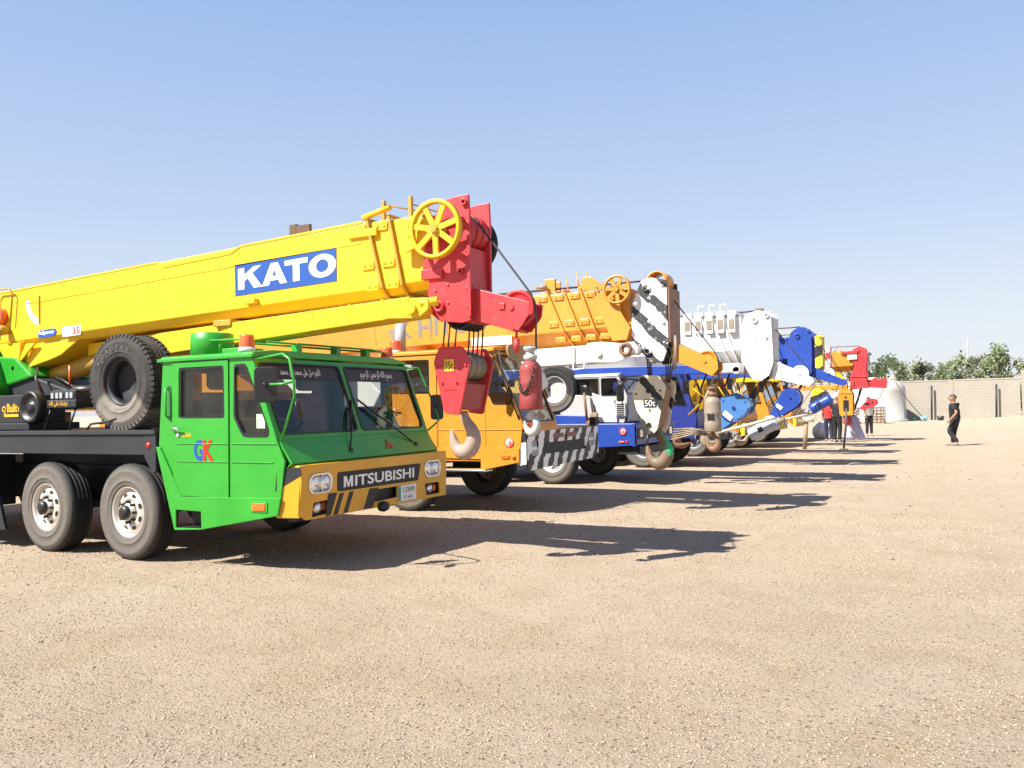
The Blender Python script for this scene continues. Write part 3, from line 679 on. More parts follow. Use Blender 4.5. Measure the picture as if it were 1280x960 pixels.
# trees behind the wall
def leafmat(name, a, b):
    m, t, p, L = base(name); g = N(t, 'ShaderNodeNewGeometry')
    L(ramp(t, L, g.outputs['Random Per Island'], 0, 1, (*a, 1), (*b, 1)), p.inputs['Base Color']); p.inputs['Roughness'].default_value = .8
    tl = N(t, 'ShaderNodeBsdfTranslucent'); tl.inputs[0].default_value = (*b, 1); x = N(t, 'ShaderNodeMixShader'); x.inputs[0].default_value = .3
    L(p.outputs[0], x.inputs[1]); L(tl.outputs[0], x.inputs[2]); L(x.outputs[0], t.nodes['Material Output'].inputs[0]); return m
LEAFM = [leafmat('hazed_leaves', (.15, .185, .09), (.32, .36, .20)), leafmat('olive_leaves', (.17, .19, .11), (.35, .37, .24)), leafmat('green_leaves', (.12, .17, .075), (.28, .34, .17))]  # leaf colours paled to carry the haze of distance
def tree_mesh(seed, h, wd, lm):
    rn = random.Random(seed); r = bpy.data.objects.new('tree', None); COL.objects.link(r); OG[r.name] = Vector()
    tr = MB(); tr.tube([(0, 0, 0), (.1, .05, h * .3), (.05, -.1, h * .6), (0, 0, h * .92)], None, 7, radii=[.16, .12, .07, .02])
    blobs = []
    for i in range(17):
        t = rn.uniform(.14, 1); a = rn.uniform(0, 6.28); rad = wd * (1.05 - .75 * t) * rn.uniform(.35, 1)
        c = Vector((rad * math.cos(a), rad * math.sin(a), h * t)); blobs.append((c, rn.uniform(.35, .75) * (1.15 - .5 * t)))
        tr.tube([(0, 0, max(.3, c.z - rad * .9)), tuple(c)], None, 4, radii=[.05, .015])
    tr.build('trunk', simple('bark', (.14, .10, .07), .9), r)
    mb = MB()
    for c, s in blobs:
        for _ in range(95):
            d = Vector((rn.gauss(0, 1), rn.gauss(0, 1), rn.gauss(0, 1.15))) * s * .5; q = c + d
            u = Vector((rn.uniform(-1, 1), rn.uniform(-1, 1), rn.uniform(-1, 1))).normalized(); v = u.orthogonal().normalized(); L_ = rn.uniform(.09, .19); W_ = L_ * .45
            mb.add([q - u * L_, q + v * W_, q + u * L_, q - v * W_], [(0, 1, 2, 3)])
    mb.build('crown', lm, r); return r
protos = [tree_mesh(11 + i, 4.6, [1.9, 2.2, 1.7, 2.0, 2.3][i], LEAFM[i % 3]) for i in range(5)]
TREE_L = ['feathery grey green tree behind the wall', 'broad bushy green tree behind the wall', 'slim young tree behind the wall', 'rounded olive green tree behind the wall', 'wide spreading leafy tree behind the wall']
used = set()
tx = [(-17 + .95 * i_ + rnd.uniform(-.35, .35), (.92 if i_ < 12 else .97) + rnd.uniform(-.07, .09)) for i_ in range(27)]
nref = ['left of the red boom head', 'beside the red boom head', 'near the low grey building', 'above the white tank', 'above the thin post', 'near the tall pole', 'above the walking man', 'near the end of the wall']
for i, (xx, sc_) in enumerate(tx):
    k = (i * 3 + 1) % 5; o = protos[k] if k not in used else copy_tree(protos[k]); used.add(k)
    yy = 84 + rnd.uniform(-3, 6); zz = 1.0
    o.location = (xx * (yy / 84), yy, -.2); o.rotation_euler = (0, 0, rnd.uniform(0, 6.28)); s_ = sc_ * rnd.uniform(.95, 1.08) * 1.13; o.scale = (s_, s_, s_)
    place = ('above the end column of the wall' if xx > 4.6 else 'near the dark post at the wall end' if xx > 3 else 'just right of the thin tall pole' if xx > 1.3 else 'above the walking man' if xx > -.5 else 'just left of the walking man' if xx > -2.6 else 'right of the white tank' if xx > -4.8 else 'above the white tank' if xx > -8.3 else 'beside the red boom head' if xx > -12 else 'partly behind the red boom head' if xx > -14.6 else 'mostly hidden behind the red boom head')
    tag(o, ('tall ' if s_ > 1.22 else 'low ' if s_ < 1.0 else '') + TREE_L[k] + ', ' + place, 'tree', 'trees behind the boundary wall')
# white tank, wire cages and small clutter at the foot of the wall
tk = thing('water_tank', (-5.2, 69, 0), 'big white round tank standing behind the wire cages', 'tank')
MB().lathe((-5.2, 68.9, .0), [(2.35, 0), (2.35, .15), (2.2, .2), (2.2, 2.2), (2.15, 2.6), (1.7, 3.0), (.6, 3.15), (0, 3.17)], 36, (0, 0, 1)).build('shell', simple('aged_white_plastic', (.50, .48, .43), .6), tk)
MB().lathe((-5.2, 68.9, 3.15), [(.35, 0), (.35, .15), (0, .17)], 16, (0, 0, 1)).build('lid', WHTC, tk)
MB().tube([(-3.6, 67.4, 2.9), (-3.0, 67.3, 1.8), (-2.2, 67.2, .7), (-1.7, 67.2, .05)], .03, 5).build('hose', ROPE, tk)
for i, (cx_, yy, lb) in enumerate(((-6.3, 62.5, 'left'), (-4.7, 62.5, 'right'))):
    cg = thing('wire_cage', (cx_, yy, 0), 'rusty wire cage with pale sacks inside, %s of the two before the tank' % lb, 'cage', 'wire cages before the tank')
    mb = MB()
    for q in range(6):
        z = .1 + q * .2; mb.tube([(cx_ - .65, yy - .5, z), (cx_ + .65, yy - .5, z), (cx_ + .65, yy + .5, z), (cx_ - .65, yy + .5, z)], .022, 4, closed=True)
    for q in range(6):
        xq = cx_ - .65 + q * .26
        for y_ in (yy - .52, yy + .52): mb.cyl((xq, y_, .05), (xq, y_, 1.15), .02, n=4)
    mb.build('wire', simple('cage_rust', (.22, .12, .08)), cg)
    MB().box(cx_ - .68, cx_ + .68, yy - .53, yy + .53, 0, .08).build('pallet', WOOD, cg)
    for q in range(4):
        z = .1 + q * .26; mb = MB(); mb.plate(rrect(cx_ - .6, cx_ + .6, z, z + .25, .1), (), 'xz', yy - .46, yy + .46); mb.build('sack', simple('pale_sack', (.52, .46, .38), .9), cg, .05)
for nm, lb, ct, c_, P_ in (('bucket', 'small green plastic bucket on the ground at the wall', 'bucket', (.05, .4, .22), (-2.55, 69.2)), ('bucket', 'pale blue plastic tub beside the green bucket', 'tub', (.25, .5, .7), (-1.85, 69.2)), ('bucket', 'small black pail right of the blue tub', 'pail', (.03, .03, .03), (-.75, 69.5))):
    r_ = .2 if 'tub' in lb else .14
    tag(MB().lathe((P_[0], P_[1], 0), [(0, .01), (r_, 0), (r_ * 1.2, r_ * 1.7), (r_ * 1.12, r_ * 1.7), (r_ * .9, .04), (0, .04)], 14, (0, 0, 1)).build(nm, simple(lb[:12], c_, .4)), lb, ct)
mb = MB()
for i in range(26):
    x_ = rnd.uniform(1.4, 3.6); q = rnd.uniform(.06, .13); y_ = rnd.uniform(68.3, 69.3); mb.lathe((x_, y_, .03), [(0, -q), (q * 1.3, -q * .3), (q, q * .5), (0, q * .8)], 6, (0, 0, 1), sm=False)
tag(mb.build('rubble', simple('dark_rubble', (.09, .08, .07), .9)), 'scattered dark rubble stones along the foot of the wall', 'rubble', None, 'stuff')

# ================================================================ CRANE 1 : green carrier, yellow boom
c1 = thing('mobile_crane', (-8.5, 7.5, 0), 'green cab mobile crane with bright yellow boom and red boom head, nearest in the row', 'crane', 'mobile cranes parked in a row')
Y0, Y1 = 6.18, 8.85
S1 = dict(y0=Y0, y1=Y1, mat=GRN, fmat=GRN,
    side=[(-7.46, 2.17), (-7.53, 1.27), (-7.18, .70), (-5.82, .72), (-5.76, 1.12), (-5.86, 1.32), (-6.17, 2.14), (-6.22, 2.17)],
    wins=[[(-7.20, 1.56), (-6.56, 1.555), (-6.565, 2.07), (-7.19, 2.07)], [(-6.415, 1.56), (-6.30, 1.37), (-5.975, 1.365), (-5.965, 1.43), (-6.255, 2.075), (-6.41, 2.075)]],
    door=[(-7.30, .74), (-6.50, .735), (-6.49, 2.135), (-7.30, 2.14)], handle=(-7.29, 1.445), creases=(1.285, 1.10), sidecr=[(-6.46, -5.86, 1.285), (-6.46, -5.90, 1.10)],
    skirt=[(-7.56, 1.25), (-7.50, 1.25), (-7.17, .73), (-5.80, .76), (-5.84, .585), (-6.885, .40), (-7.285, .375)], step=[(-7.262, .402), (-6.885, .412), (-6.89, .585), (-7.26, .59)][::1],
    fb=(-5.86, 1.33), ft=(-6.17, 2.15), hood=[(-5.69, 1.09), (-5.77, 1.03), (-5.77, .62)], roof=(-7.5, -6.2, 2.165, 2.165), back=-7.44, floor=.78, band=('اللهم صل على محمد وآل محمد', 'بسم الله الرحمن الرحيم'))
fn1, hg1, W1 = cab(c1, S1)
# roof lip, intake barrel, roof rails
mb = MB(); mb.box(-7.52, -6.14, Y0 - .03, Y0 + .04, 2.15, 2.185); mb.build('rain_gutter', GRN, c1, .006)
mb = MB(); mb.lathe((-7.2, 6.62, 2.2), [(0, 0), (.23, 0), (.23, .265), (.215, .275), (.215, .262), (0, .25)], 32, (0, 0, 1)); mb.build('air_intake', GRN, c1)
beacon(c1, -6.38, 6.32, 2.22)
beacon(c1, -6.38, 8.72, 2.22)
for pts in ([(-7.05, 6.45, 2.38), (-6.5, 6.36, 2.36), (-6.35, 6.4, 2.3)], [(-6.28, 6.5, 2.33), (-6.22, 8.2, 2.33), (-6.22, 8.5, 2.30)], [(-6.55, 6.5, 2.33), (-6.5, 8.3, 2.33), (-6.22, 8.4, 2.32)], [(-6.9, 6.45, 2.24), (-6.9, 6.45, 2.38)]):
    MB().tube(pts, .013, 6).build('roof_rail', GRN, c1)
for yy in (6.95, 7.6, 8.15): MB().box(-6.33, -6.24, yy - .04, yy + .04, 2.22, 2.34).build('rail_post', GRN, c1, .005)
MB().box(-6.72, -6.42, 6.3, 6.6, 2.21, 2.27).build('roof_pad', GRN, c1, .01)
MB().tube([(-7.37, Y0 - .01, 1.88), (-7.37, Y0 - .045, 1.86), (-7.37, Y0 - .045, 1.58), (-7.37, Y0 - .01, 1.56)], .012, 6).build('grab_handle', GRN, c1)
MB().plate(rrect(-7.40, -7.335, 1.53, 1.91, .03), (), 'xz', Y0 - .005, Y0 + .002).build('handle_plate', GRND, c1)
# lettering on the door
f = frame((-6.98, Y0 - .016, 1.115), (1, 0, 0), (0, 0, 1))
text('G', lambda a, b, d: (-6.985 + a, Y0 - .018, 1.11 + b), .145, .215, BPR, c1, .035); text('K', lambda a, b, d: (-6.85 + a, Y0 - .020, 1.11 + b), .15, .215, RPR, c1, .035)
text('abdullah', lambda a, b, d: (-7.15 + a, Y0 - .018, 1.355 + b), .13, .045, YPR, c1, 0)
MB().plate(rrect(-6.16, -5.99, .63, .70, .015), (), 'xz', Y0 - .04, Y0 - .018).build('side_marker', AMB, c1, .004)
MB().plate(rrect(-6.185, -5.965, .61, .72, .02), (), 'xz', Y0 - .03, Y0 - .019).build('marker_frame', GRN, c1, .004)
MB().plate([(-6.13, 1.44), (-6.02, 1.44), (-6.02, 1.58), (-6.13, 1.58)], (), 'xz', Y0 + .010, Y0 + .014).build('sticker', simple('pale_sticker', (.6, .8, .5)), c1)
# front: bumper
BX = -5.62
def bfn(a, b, d): return (BX + d - .03 * (1.05 - b), a, b)
heads = [(6.36, 6.72), (8.40, 8.76)]
h1 = [rrect(a, b, .77, .98, .09, 5) for a, b in heads]
gr1 = roundpoly([(6.80, .965), (8.33, .955), (8.28, .755), (6.80, .765)], .03)
fog = [roundpoly([(6.44, .69), (6.74, .70), (6.66, .56), (6.42, .545)], .02), roundpoly([(8.42, .70), (8.74, .70), (8.76, .56), (8.46, .56)], .02)]
ctr = roundpoly([(7.44, .725), (7.86, .725), (7.86, .60), (7.38, .59)], .02)
bp = [(6.24, 1.05), (8.86, 1.05), (8.90, 1.02), (8.90, .52), (8.30, .52), (6.34, .53), (6.22, .60)]
bm = MB(); bm.plate(bp, h1 + [gr1] + fog + [ctr], bfn, -.02, 0.); bmp = bm.build('bumper', YBUMP, c1, .01)
mb = MB(); mb.box(-5.74, BX + .0, Y0 + .06, 8.9, 1.035, 1.07); mb.box(-5.95, BX - .03, 8.86, 8.90, .54, 1.03); mb.build('bumper_top', YBUMP, bmp, .01)
MB().box(-5.80, -5.70, 6.26, 8.86, .52, 1.03).build('bumper_back', BLK, bmp)
mb = MB(); mb.plate([(-5.88, .56), (-5.62 - .014, .56), (-5.60, .92), (-5.62, 1.05), (-5.85, 1.03)], (), lambda a, b, d: (a, Y0 + .0 + d + (a + 5.88) * .22, b), 0, .02); mb.build('bumper_end', YBUMP, bmp, .008)
mb = MB(); mb.plate([(-5.885, .82), (-5.60, .98), (-5.615, 1.055), (-5.86, 1.04)], (), lambda a, b, d: (a, Y0 - .004 + d + (a + 5.88) * .22, b), 0, .006); mb.build('bumper_end_patch', BLK, bmp)
for (a, b), hp in zip(heads, h1):
    hl = MB().plate(inset(hp, .002), [inset(hp, .03)], bfn, -.03, .012).build('headlight', CHR, c1, .004)
    MB().plate(inset(hp, .01), (), bfn, -.035, -.024).build('headlight_base', GRY, hl)
    for cy_ in (a + .10, b - .10):
        MB().lathe((BX - .02, cy_, .875), [(0, .026), (.05, .022), (.075, .01), (.082, -.005)], 24, (1, 0, 0)).build('lamp', LENS, hl)
        MB().lathe((BX - .02, cy_, .875), [(.084, -.01), (.092, -.01), (.092, .014), (.084, .014)], 24, (1, 0, 0), closed=True).build('bezel', CHR, hl)
gp = MB().plate(inset(gr1, .003), (), bfn, -.02, .004).build('grille_panel', BLK, c1, .003)
MB().plate([(0, 0), (.034, 0), (.034, .075), (.066, .0), (.084, .0), (.116, .075), (.116, 0), (.15, 0), (.15, .115), (.108, .115), (.075, .04), (.042, .115), (0, .115)], (), lambda a, b, d: bfn(6.90 + a, .80 + b, d), .004, .007).build('letter', WPR, gp)
text('ITSUBISHI', lambda a, b, d: bfn(7.085 + a, .80 + b, .006), 1.10, .115, WPR, gp, .022)
for fp, cy_ in zip(fog, (6.56, 8.60)):
    MB().plate(inset(fp, -.01), (), bfn, -.10, -.09).build('fog_recess', BLK, c1)
    MB().lathe((BX - .085, cy_, .63), [(0, .05), (.04, .045), (.06, .02), (.06, -.03), (0, -.04)], 18, (1, 0, 0)).build('fog_lamp', LENS, c1)
    MB().box(BX - .11, BX - .06, cy_ + .08, cy_ + .14, .59, .67).build('turn_lamp', AMB, c1, .008)
MB().plate(inset(ctr, -.01), (), bfn, -.12, -.11).build('centre_recess', BLK, c1)
for a in (6.84, 7.00, 7.34):
    w_ = .07 if a < 7.3 else .16
    MB().plate([(a, .745), (a + w_, .745), (a + w_ - .10, .533), (a - .10, .533)], (), bfn, 0, .003).build('stripe', KPR, bmp)
MB().plate([(6.66, .76), (6.80, .76), (6.70, .535), (6.62, .535)], (), bfn, 0, .003).build('stripe', KPR, bmp)
pl_ = MB().plate(rrect(7.86, 8.22, .545, .725, .01), (), bfn, .006, .012).build('licence_plate', simple('plate_white', (.75, .75, .72), .4), c1)
MB().plate([(7.865, .55), (7.91, .55), (7.91, .72), (7.865, .72)], (), bfn, .012, .014).build('plate_strip', simple('plate_green', (.02, .25, .16), .4), pl_)
text('١ ٢٨٧١', lambda a, b, d: bfn(7.95 + a, .64 + b, .015), .23, .065, KPR, pl_, .01); text('النجف', lambda a, b, d: bfn(7.97 + a, .565 + b, .015), .19, .045, KPR, pl_, .0) if False else text(arabic('عراق ٢٤'), lambda a, b, d: bfn(7.97 + a, .565 + b, .015), .19, .045, KPR, pl_, .0)
MB().lathe((BX + .02, 7.55, .53), [(0, -.06), (.05, -.05), (.06, 0), (.05, .05), (0, .06)], 12, (0, 1, 0)).build('tow_pin', BLK, c1)
# emblem: three red diamonds on the hood
Ah = Vector((-5.86, 7.9 - 0.02, 1.33)); Bh = Vector((-5.69, 7.9 - .02, 1.09)); hf = frame(Bh + (Ah - Bh) * .42 + Vector((.008, 0, .004)), (0, 1, 0), Ah - Bh)
for k in range(3):
    a = R(90 + 120 * k); u = Vector((math.cos(a), math.sin(a))); v = Vector((-math.sin(a), math.cos(a)))
    q = [u * 0, u * .042 + v * .024, u * .084, u * .042 - v * .024]; MB().plate([tuple(p) for p in q], (), hf, 0, .003).build('emblem', RPR, c1)
# wipers
for (ya, za, yb, zb) in ((7.18, 1.17, 7.42, 1.62), (8.42, 1.18, 7.68, 1.66)):
    pa = Vector((-5.72 - (za - 1.09) * .7 + .02, ya, za)); pb = Vector((-5.86 - (zb - 1.33) * .378 + .035, yb, zb)); mb = MB(); mb.tube([pa, pa.lerp(pb, .5) + Vector((.02, 0, 0)), pb], .009, 6); mb.cyl(pa - Vector((.03, 0, 0)), pa + Vector((.03, 0, 0)), .025, n=10)
    d_ = (pb - pa).normalized(); mb.tube([pb - d_ * .30 + Vector((-.01, .02, 0)), pb + d_ * .12 + Vector((-.01, .02, 0))], .012, 5); mb.build('wiper', BPL, c1)
# mirrors
mirror(c1, [(-6.12, 6.2, 2.13), (-5.62, 6.02, 2.15), (-5.52, 6.0, 2.10), (-5.47, 6.0, 1.92), (-5.46, 6.0, 1.74), (-5.78, 6.16, 1.31)], (-5.79, 5.97, 1.86), .21, .34, GRN, .95)
MB().tube([(-5.47, 6.0, 1.88), (-5.58, 5.96, 1.86), (-5.70, 5.93, 1.86)], .012, 6).build('mirror_arm', GRN, c1)
MB().lathe((-5.42, 6.02, 1.63), [(0, -.03), (.07, -.02), (.09, .0), (.088, .012), (0, .016)], 20, (-.8, -.4, -.2)).build('round_mirror', BPL, c1)
mirror(c1, [(-6.22, 8.85, 2.13), (-6.08, 8.98, 2.13), (-5.86, 9.0, 1.66), (-5.80, 9.02, 1.45), (-5.86, 8.86, 1.33)], (-5.84, 9.04, 1.62), .16, .32, GRN, .7)
# deck, side beam, boxes behind the cab
chassis(c1, -14.2, -7.56, Y0, Y1, 1.41, BLK)
mb = MB(); mb.plate([(-14.0, 1.38), (-7.58, 1.38), (-7.58, 1.16), (-10.85, 1.16), (-10.96, 1.36), (-11.0, 1.36), (-11.0, 1.12), (-14.0, 1.12)], (), 'xz', Y0 - .005, Y0 + .03); mb.build('side_beam', BLK, c1, .006)
mb = MB(); mb.box(-14.0, -7.57, Y0 - .03, Y0 + .05, 1.383, 1.43); mb.build('tread_edge', DIAM, c1, .004)
mb = MB(); mb.plate([(-7.75, 1.38), (-7.57, 1.38), (-7.57, .98), (-7.62, .96), (-7.75, 1.14)], (), 'xz', Y0 - .012, Y0 + .02); mb.build('bracket', BLK, c1, .004)
for xx in (-10.93, -7.68): MB().lathe((xx, Y0 - .01, 1.265), [(0, -.02), (.028, -.015), (.034, 0), (.034, .01)], 14, (0, 1, 0)).build('marker_lamp', REDL, c1)
MB().plate([(-11.0, 1.1), (-10.62, 1.1), (-10.3, .22), (-11.0, .22)], (), 'xz', Y0 + .02, Y0 + .06).build('mud_flap_panel', BLK, c1, .004)
MB().box(-13.9, -11.02, Y0 + .0, Y0 + .6, .45, 1.1).build('outrigger_box', BLK, c1, .01)
MB().box(-10.9, -7.6, Y0 + .62, Y0 + .67, .62, 1.38).build('inner_panel', BLK, c1)
axles(c1, (-9.49, -8.05), Y0, Y1 - .02, 'silver', 1., R(-3)); axles(c1, (-13.4,), Y0, Y1 - .02)
def gadget_box(x0, x1, y0, y1, z0, z1, mat=BLK, nm='equipment_box', bev=.012, parent=c1): return MB().box(x0, x1, y0, y1, z0, z1).build(nm, mat, parent, bev)
bb = gadget_box(-11.05, -10.45, 6.55, 7.1, 1.52, 1.88); text('Built', lambda a, b, d: (-10.83 + a, 6.545, 1.66 + b), .22, .11, YPR, bb, .03)
text('@', lambda a, b, d: (-10.90 + a, 6.546, 1.60 + b), .05, .08, YPR, bb, .03); mb = MB()
for sx in (-1, 1):
    cx_ = -10.72 + sx * .17; mb.lathe((cx_, 6.543, 1.70), [(.022, -.002), (.04, -.002), (.04, .002), (.022, .002)], 14, closed=True)
mb.plate([(-10.86, 1.635), (-10.58, 1.635), (-10.58, 1.60), (-10.86, 1.60)], (), 'xz', 6.54, 6.546); mb.build('lettering', YPR, bb)
gadget_box(-11.05, -10.3, 6.5, 7.2, 1.43, 1.52)
mb = MB(); mb.lathe((-10.27, 6.5, 1.72), [(0, .0), (.05, -.02), (.06, .01), (.14, .02), (.16, -.02), (.19, -.03), (.205, 0), (.205, .1), (.15, .14), (0, .14)], 32, (0, 1, 0)); mb.build('air_horn_drum', BPL, c1)
rb = gadget_box(-10.02, -9.45, 6.55, 6.9, 1.70, 1.80); rb2 = gadget_box(-9.98, -9.5, 6.58, 6.9, 1.80, 1.92, DIAM); text(arabic('توكلنا على الله'), lambda a, b, d: (-9.96 + a, 6.545, 1.715 + b), .36, .07, YPR, rb, .01)
for x_ in (-9.95, -9.86, -9.78, -9.66, -9.58): MB().box(x_, x_ + .05, 6.56, 6.58, 1.82, 1.89).build('fin', GRY, rb2)
for x_ in (-10.0, -9.52): rope(c1, [(x_, 6.6, 1.70), (x_ - .06, 6.55, 1.43)], .012, BPL, 'stand_leg')
mb = MB(); mb.lathe((-9.75, 7.0, 1.95), [(0, .03), (.2, .03), (.26, .0), (.26, -.06), (0, -.08)], 24, (0, 0, 1)); mb.build('hose_reel', BPL, c1)
for (a_, b_) in (((-10.6, 6.9, 1.85), (-10.9, 7.0, 2.25)), ((-10.1, 7.1, 1.9), (-11.0, 7.3, 2.15))): rope(c1, [a_, (Vector(a_) + Vector(b_)) / 2 + Vector((.05, -.1, .05)), b_], .02, BPL, 'hose')
gadget_box(-9.4, -7.65, 6.9, 8.4, 1.43, 1.75, BLK, 'engine_cover')
rope(c1, [(-8.9, 6.3, 1.43), (-8.75, 6.25, 1.5), (-8.55, 6.28, 1.52), (-8.35, 6.3, 1.56)], .013, BPL, 'hose')
MB().cyl((-10.22, 7.0, 2.0), (-10.22, 7.0, 2.26), .014, n=6).build('antenna', AMBD, c1)
# slewing upper: turret, counterweight, operator cab (left, mostly out of the frame)
mb = MB(); mb.lathe((-12.6, 7.5, 1.41), [(0, 0), (.95, 0), (.95, .25), (0, .25)], 36, (0, 0, 1)); mb.build('slew_ring', BLK, c1)
mb = MB(); mb.plate([(-14.6, 1.7), (-11.9, 1.7), (-11.6, 2.0), (-11.9, 2.7), (-13.6, 3.0), (-14.6, 2.6)], (), 'xz', 6.6, 8.4); mb.build('turret', GRN, c1, .03)
mb = MB(); mb.plate([(-12.1, 1.95), (-11.5, 2.05), (-11.02, 2.14), (-11.08, 2.2), (-11.4, 2.42), (-12.1, 2.48)], (), 'xz', 7.0, 7.9); mb.build('cylinder_bracket', GRN, c1, .03)
mb = MB(); mb.plate([(-11.7, 1.75), (-10.5, 1.75), (-10.35, 1.95), (-11.0, 2.12), (-11.7, 2.12)], (), 'xz', 7.05, 7.9); mb.build('turret_base', BLK, c1, .02)
mb = MB(); mb.box(-16.2, -14.6, 6.5, 8.5, 1.7, 2.6); mb.build('counterweight', GRN, c1, .05)
mb = MB(); mb.box(-13.9, -12.5, 8.3, 9.2, 1.7, 3.1); mb.build('operator_cab', YEL, c1, .04)
mb = MB(); mb.cyl((-12.2, 7.4, 1.95), (-9.2, 7.4, 2.50), .13, n=20); mb.build('lift_cylinder', YELD, c1)
MB().cyl((-10.0, 7.4, 2.35), (-9.0, 7.4, 2.56), .085, n=16).build('lift_rod', CHR, c1)
# boom
def zf1(x): return (2.58 + .034 * (x + 10.9), 3.35 + .037 * (x + 11.8))
boom(c1, dict(y0=7.05, y1=7.75, x0=-14.5, zf=zf1, cols=[(-5.40, -5.19), (-5.13, -4.95)], end=(-4.72, -4.62), mat=YEL, cmat=YELD, ch=.12, cy=.07))
mb = MB()
def strip(x0, x1, dz, h=.012, yy=7.05, th=.006):
    mb.plate([(x0, zf1(x0)[1] - dz), (x1, zf1(x1)[1] - dz), (x1, zf1(x1)[1] - dz - h), (x0, zf1(x0)[1] - dz - h)], (), 'xz', yy - th, yy)
strip(-11.2, -5.45, .215); mb.build('seam', YEL, c1)
MB().plate([(-11.9, zf1(-11.9)[1] + .006), (-8.6, zf1(-8.6)[1] + .006), (-8.5, zf1(-8.5)[1] - .07), (-7.35, zf1(-7.35)[1] - .06), (-7.2, zf1(-7.2)[1] + .006), (-5.45, zf1(-5.45)[1] + .012), (-5.45, zf1(-5.45)[1] - .006), (-7.2, zf1(-7.2)[1] - .012), (-7.36, zf1(-7.36)[1] - .075), (-8.5, zf1(-8.5)[1] - .085), (-8.61, zf1(-8.6)[1] - .012), (-11.9, zf1(-11.9)[1] - .012)], (), 'xz', 7.042, 7.05).build('top_flange', YEL, c1)
dfn = lambda x0, z0, s_: (lambda a, b, d: (x0 + a, 7.048 - d, z0 + b + s_ * a))
kd = MB().plate([(-7.285, 2.945), (-5.80, 2.99), (-5.80, 3.35), (-7.29, 3.305)], (), 'xz', 7.044, 7.0505).build('name_panel', BPR, c1)
g_ = .033
HB = {'K': [[(0, 0), (.26, 0), (.26, .36), (.40, .50), (.66, 0), (1, 0), (.60, .70), (.97, 1), (.64, 1), (.26, .66), (.26, 1), (0, 1)]],
      'A': [[(0, 0), (.27, 0), (.34, .2), (.66, .2), (.73, 0), (1, 0), (.64, 1), (.36, 1)], [(.42, .40), (.58, .40), (.50, .70)]],
      'T': [[(.36, 0), (.64, 0), (.64, .77), (1, .77), (1, 1), (0, 1), (0, .77), (.36, .77)]],
      'O': [[(.5 + .5 * math.cos(R(a)), .5 + .52 * math.sin(R(a))) for a in range(0, 360, 15)], [(.5 + .23 * math.cos(R(a)), .5 + .29 * math.sin(R(a))) for a in range(0, 360, 15)]]}
x_ = -7.235
for chh, w_ in zip('KATO', (.37, .37, .33, .38)):
    MB().plate(HB[chh][0], HB[chh][1:], lambda a, b, d: (x_ + a * w_, 7.044 - d, 3.01 + b * .245 + g_ * (x_ + 7.2 + a * w_)), 0, .004).build('letter', WPR, kd)
    x_ += w_ + (-.03 if chh == 'A' else .0 if chh == 'K' else .015)
mb = MB(); q = []
for i in range(9):
    t = i / 8; a = R(180 + 78 * t); q.append((-10.88 + .34 * math.cos(a), 3.19 + .36 * math.sin(a)))
q2 = [(-10.88 + .26 * math.cos(R(180 + 78 * i / 8)), 3.20 + .28 * math.sin(R(180 + 78 * i / 8))) for i in range(8, -1, -1)]
mb.plate(q + q2, (), 'xz', 7.044, 7.05); mb.build('swoosh', WPR, c1)
fp = MB().plate([(-10.97, 2.71), (-10.93, 2.66), (-10.60, 2.675), (-10.55, 2.725), (-10.59, 2.775), (-10.93, 2.765)], (), 'xz', 7.044, 7.05).build('decal', BPR, c1); text('Fullpower', lambda a, b, d: (-10.93 + a, 7.041, 2.685 + b + .03 * a), .33, .07, WPR, fp, .02)
f3 = MB().plate([(-10.43, 2.65), (-10.06, 2.66), (-10.06, 2.79), (-10.43, 2.78)], (), 'xz', 7.044, 7.05).build('decal', WPR, c1); text('35', lambda a, b, d: (-10.22 + a, 7.041, 2.675 + b), .14, .09, RPR, f3, .02); text('NK', lambda a, b, d: (-10.41 + a, 7.041, 2.675 + b), .16, .09, simple('faded_pink_print', (.7, .55, .5)), f3, .01)
MB().box(-7.1, -6.93, 6.98, 7.05, 2.83, 2.89).build('lug', YEL, c1, .008)
mb = MB(); mb.plate([(-12.3, 2.62), (-11.55, 2.24), (-11.40, 2.20), (-11.35, 2.26), (-10.75, 2.37), (-10.55, 2.42), (-10.15, 2.62)], (), 'xz', 7.1, 7.7); mb.build('boom_foot', YEL, c1, .012)
mb = MB(); mb.plate([(-11.85, 2.62), (-11.5, 2.21), (-11.38, 2.21), (-11.3, 2.62)], (), 'xz', 7.02, 7.07); mb.plate([(-11.2, 2.60), (-11.42, 2.3), (-11.0, 2.6)], (), 'xz', 7.03, 7.06); mb.cyl((-11.45, 7.0, 2.27), (-11.45, 7.1, 2.27), .035, n=12); mb.build('gusset', YEL, c1, .005)
mb = MB(); mb.cyl((-11.75, 6.95, 3.0), (-11.75, 7.05, 3.0), .12, n=20); mb.build('reel', AMBD, c1)
mb = MB(); mb.lathe((-11.62, 6.93, 2.80), [(0, -.04), (.06, -.03), (.075, .02), (.05, .1), (0, .11)], 18, (.3, 1, 0)); mb.build('work_lamp', YELD, c1)
rope(c1, [(-11.85, 7.0, 2.75), (-11.85, 6.98, 3.32), (-11.8, 6.98, 3.38), (-11.5, 6.98, 3.38), (-11.45, 7.0, 3.3), (-11.5, 7.0, 2.9)], .013, YELD, 'guard_rail')
MB().box(-10.93, -10.915, 7.035, 7.05, 2.86, 3.24).build('guide_bar', YELD, c1)
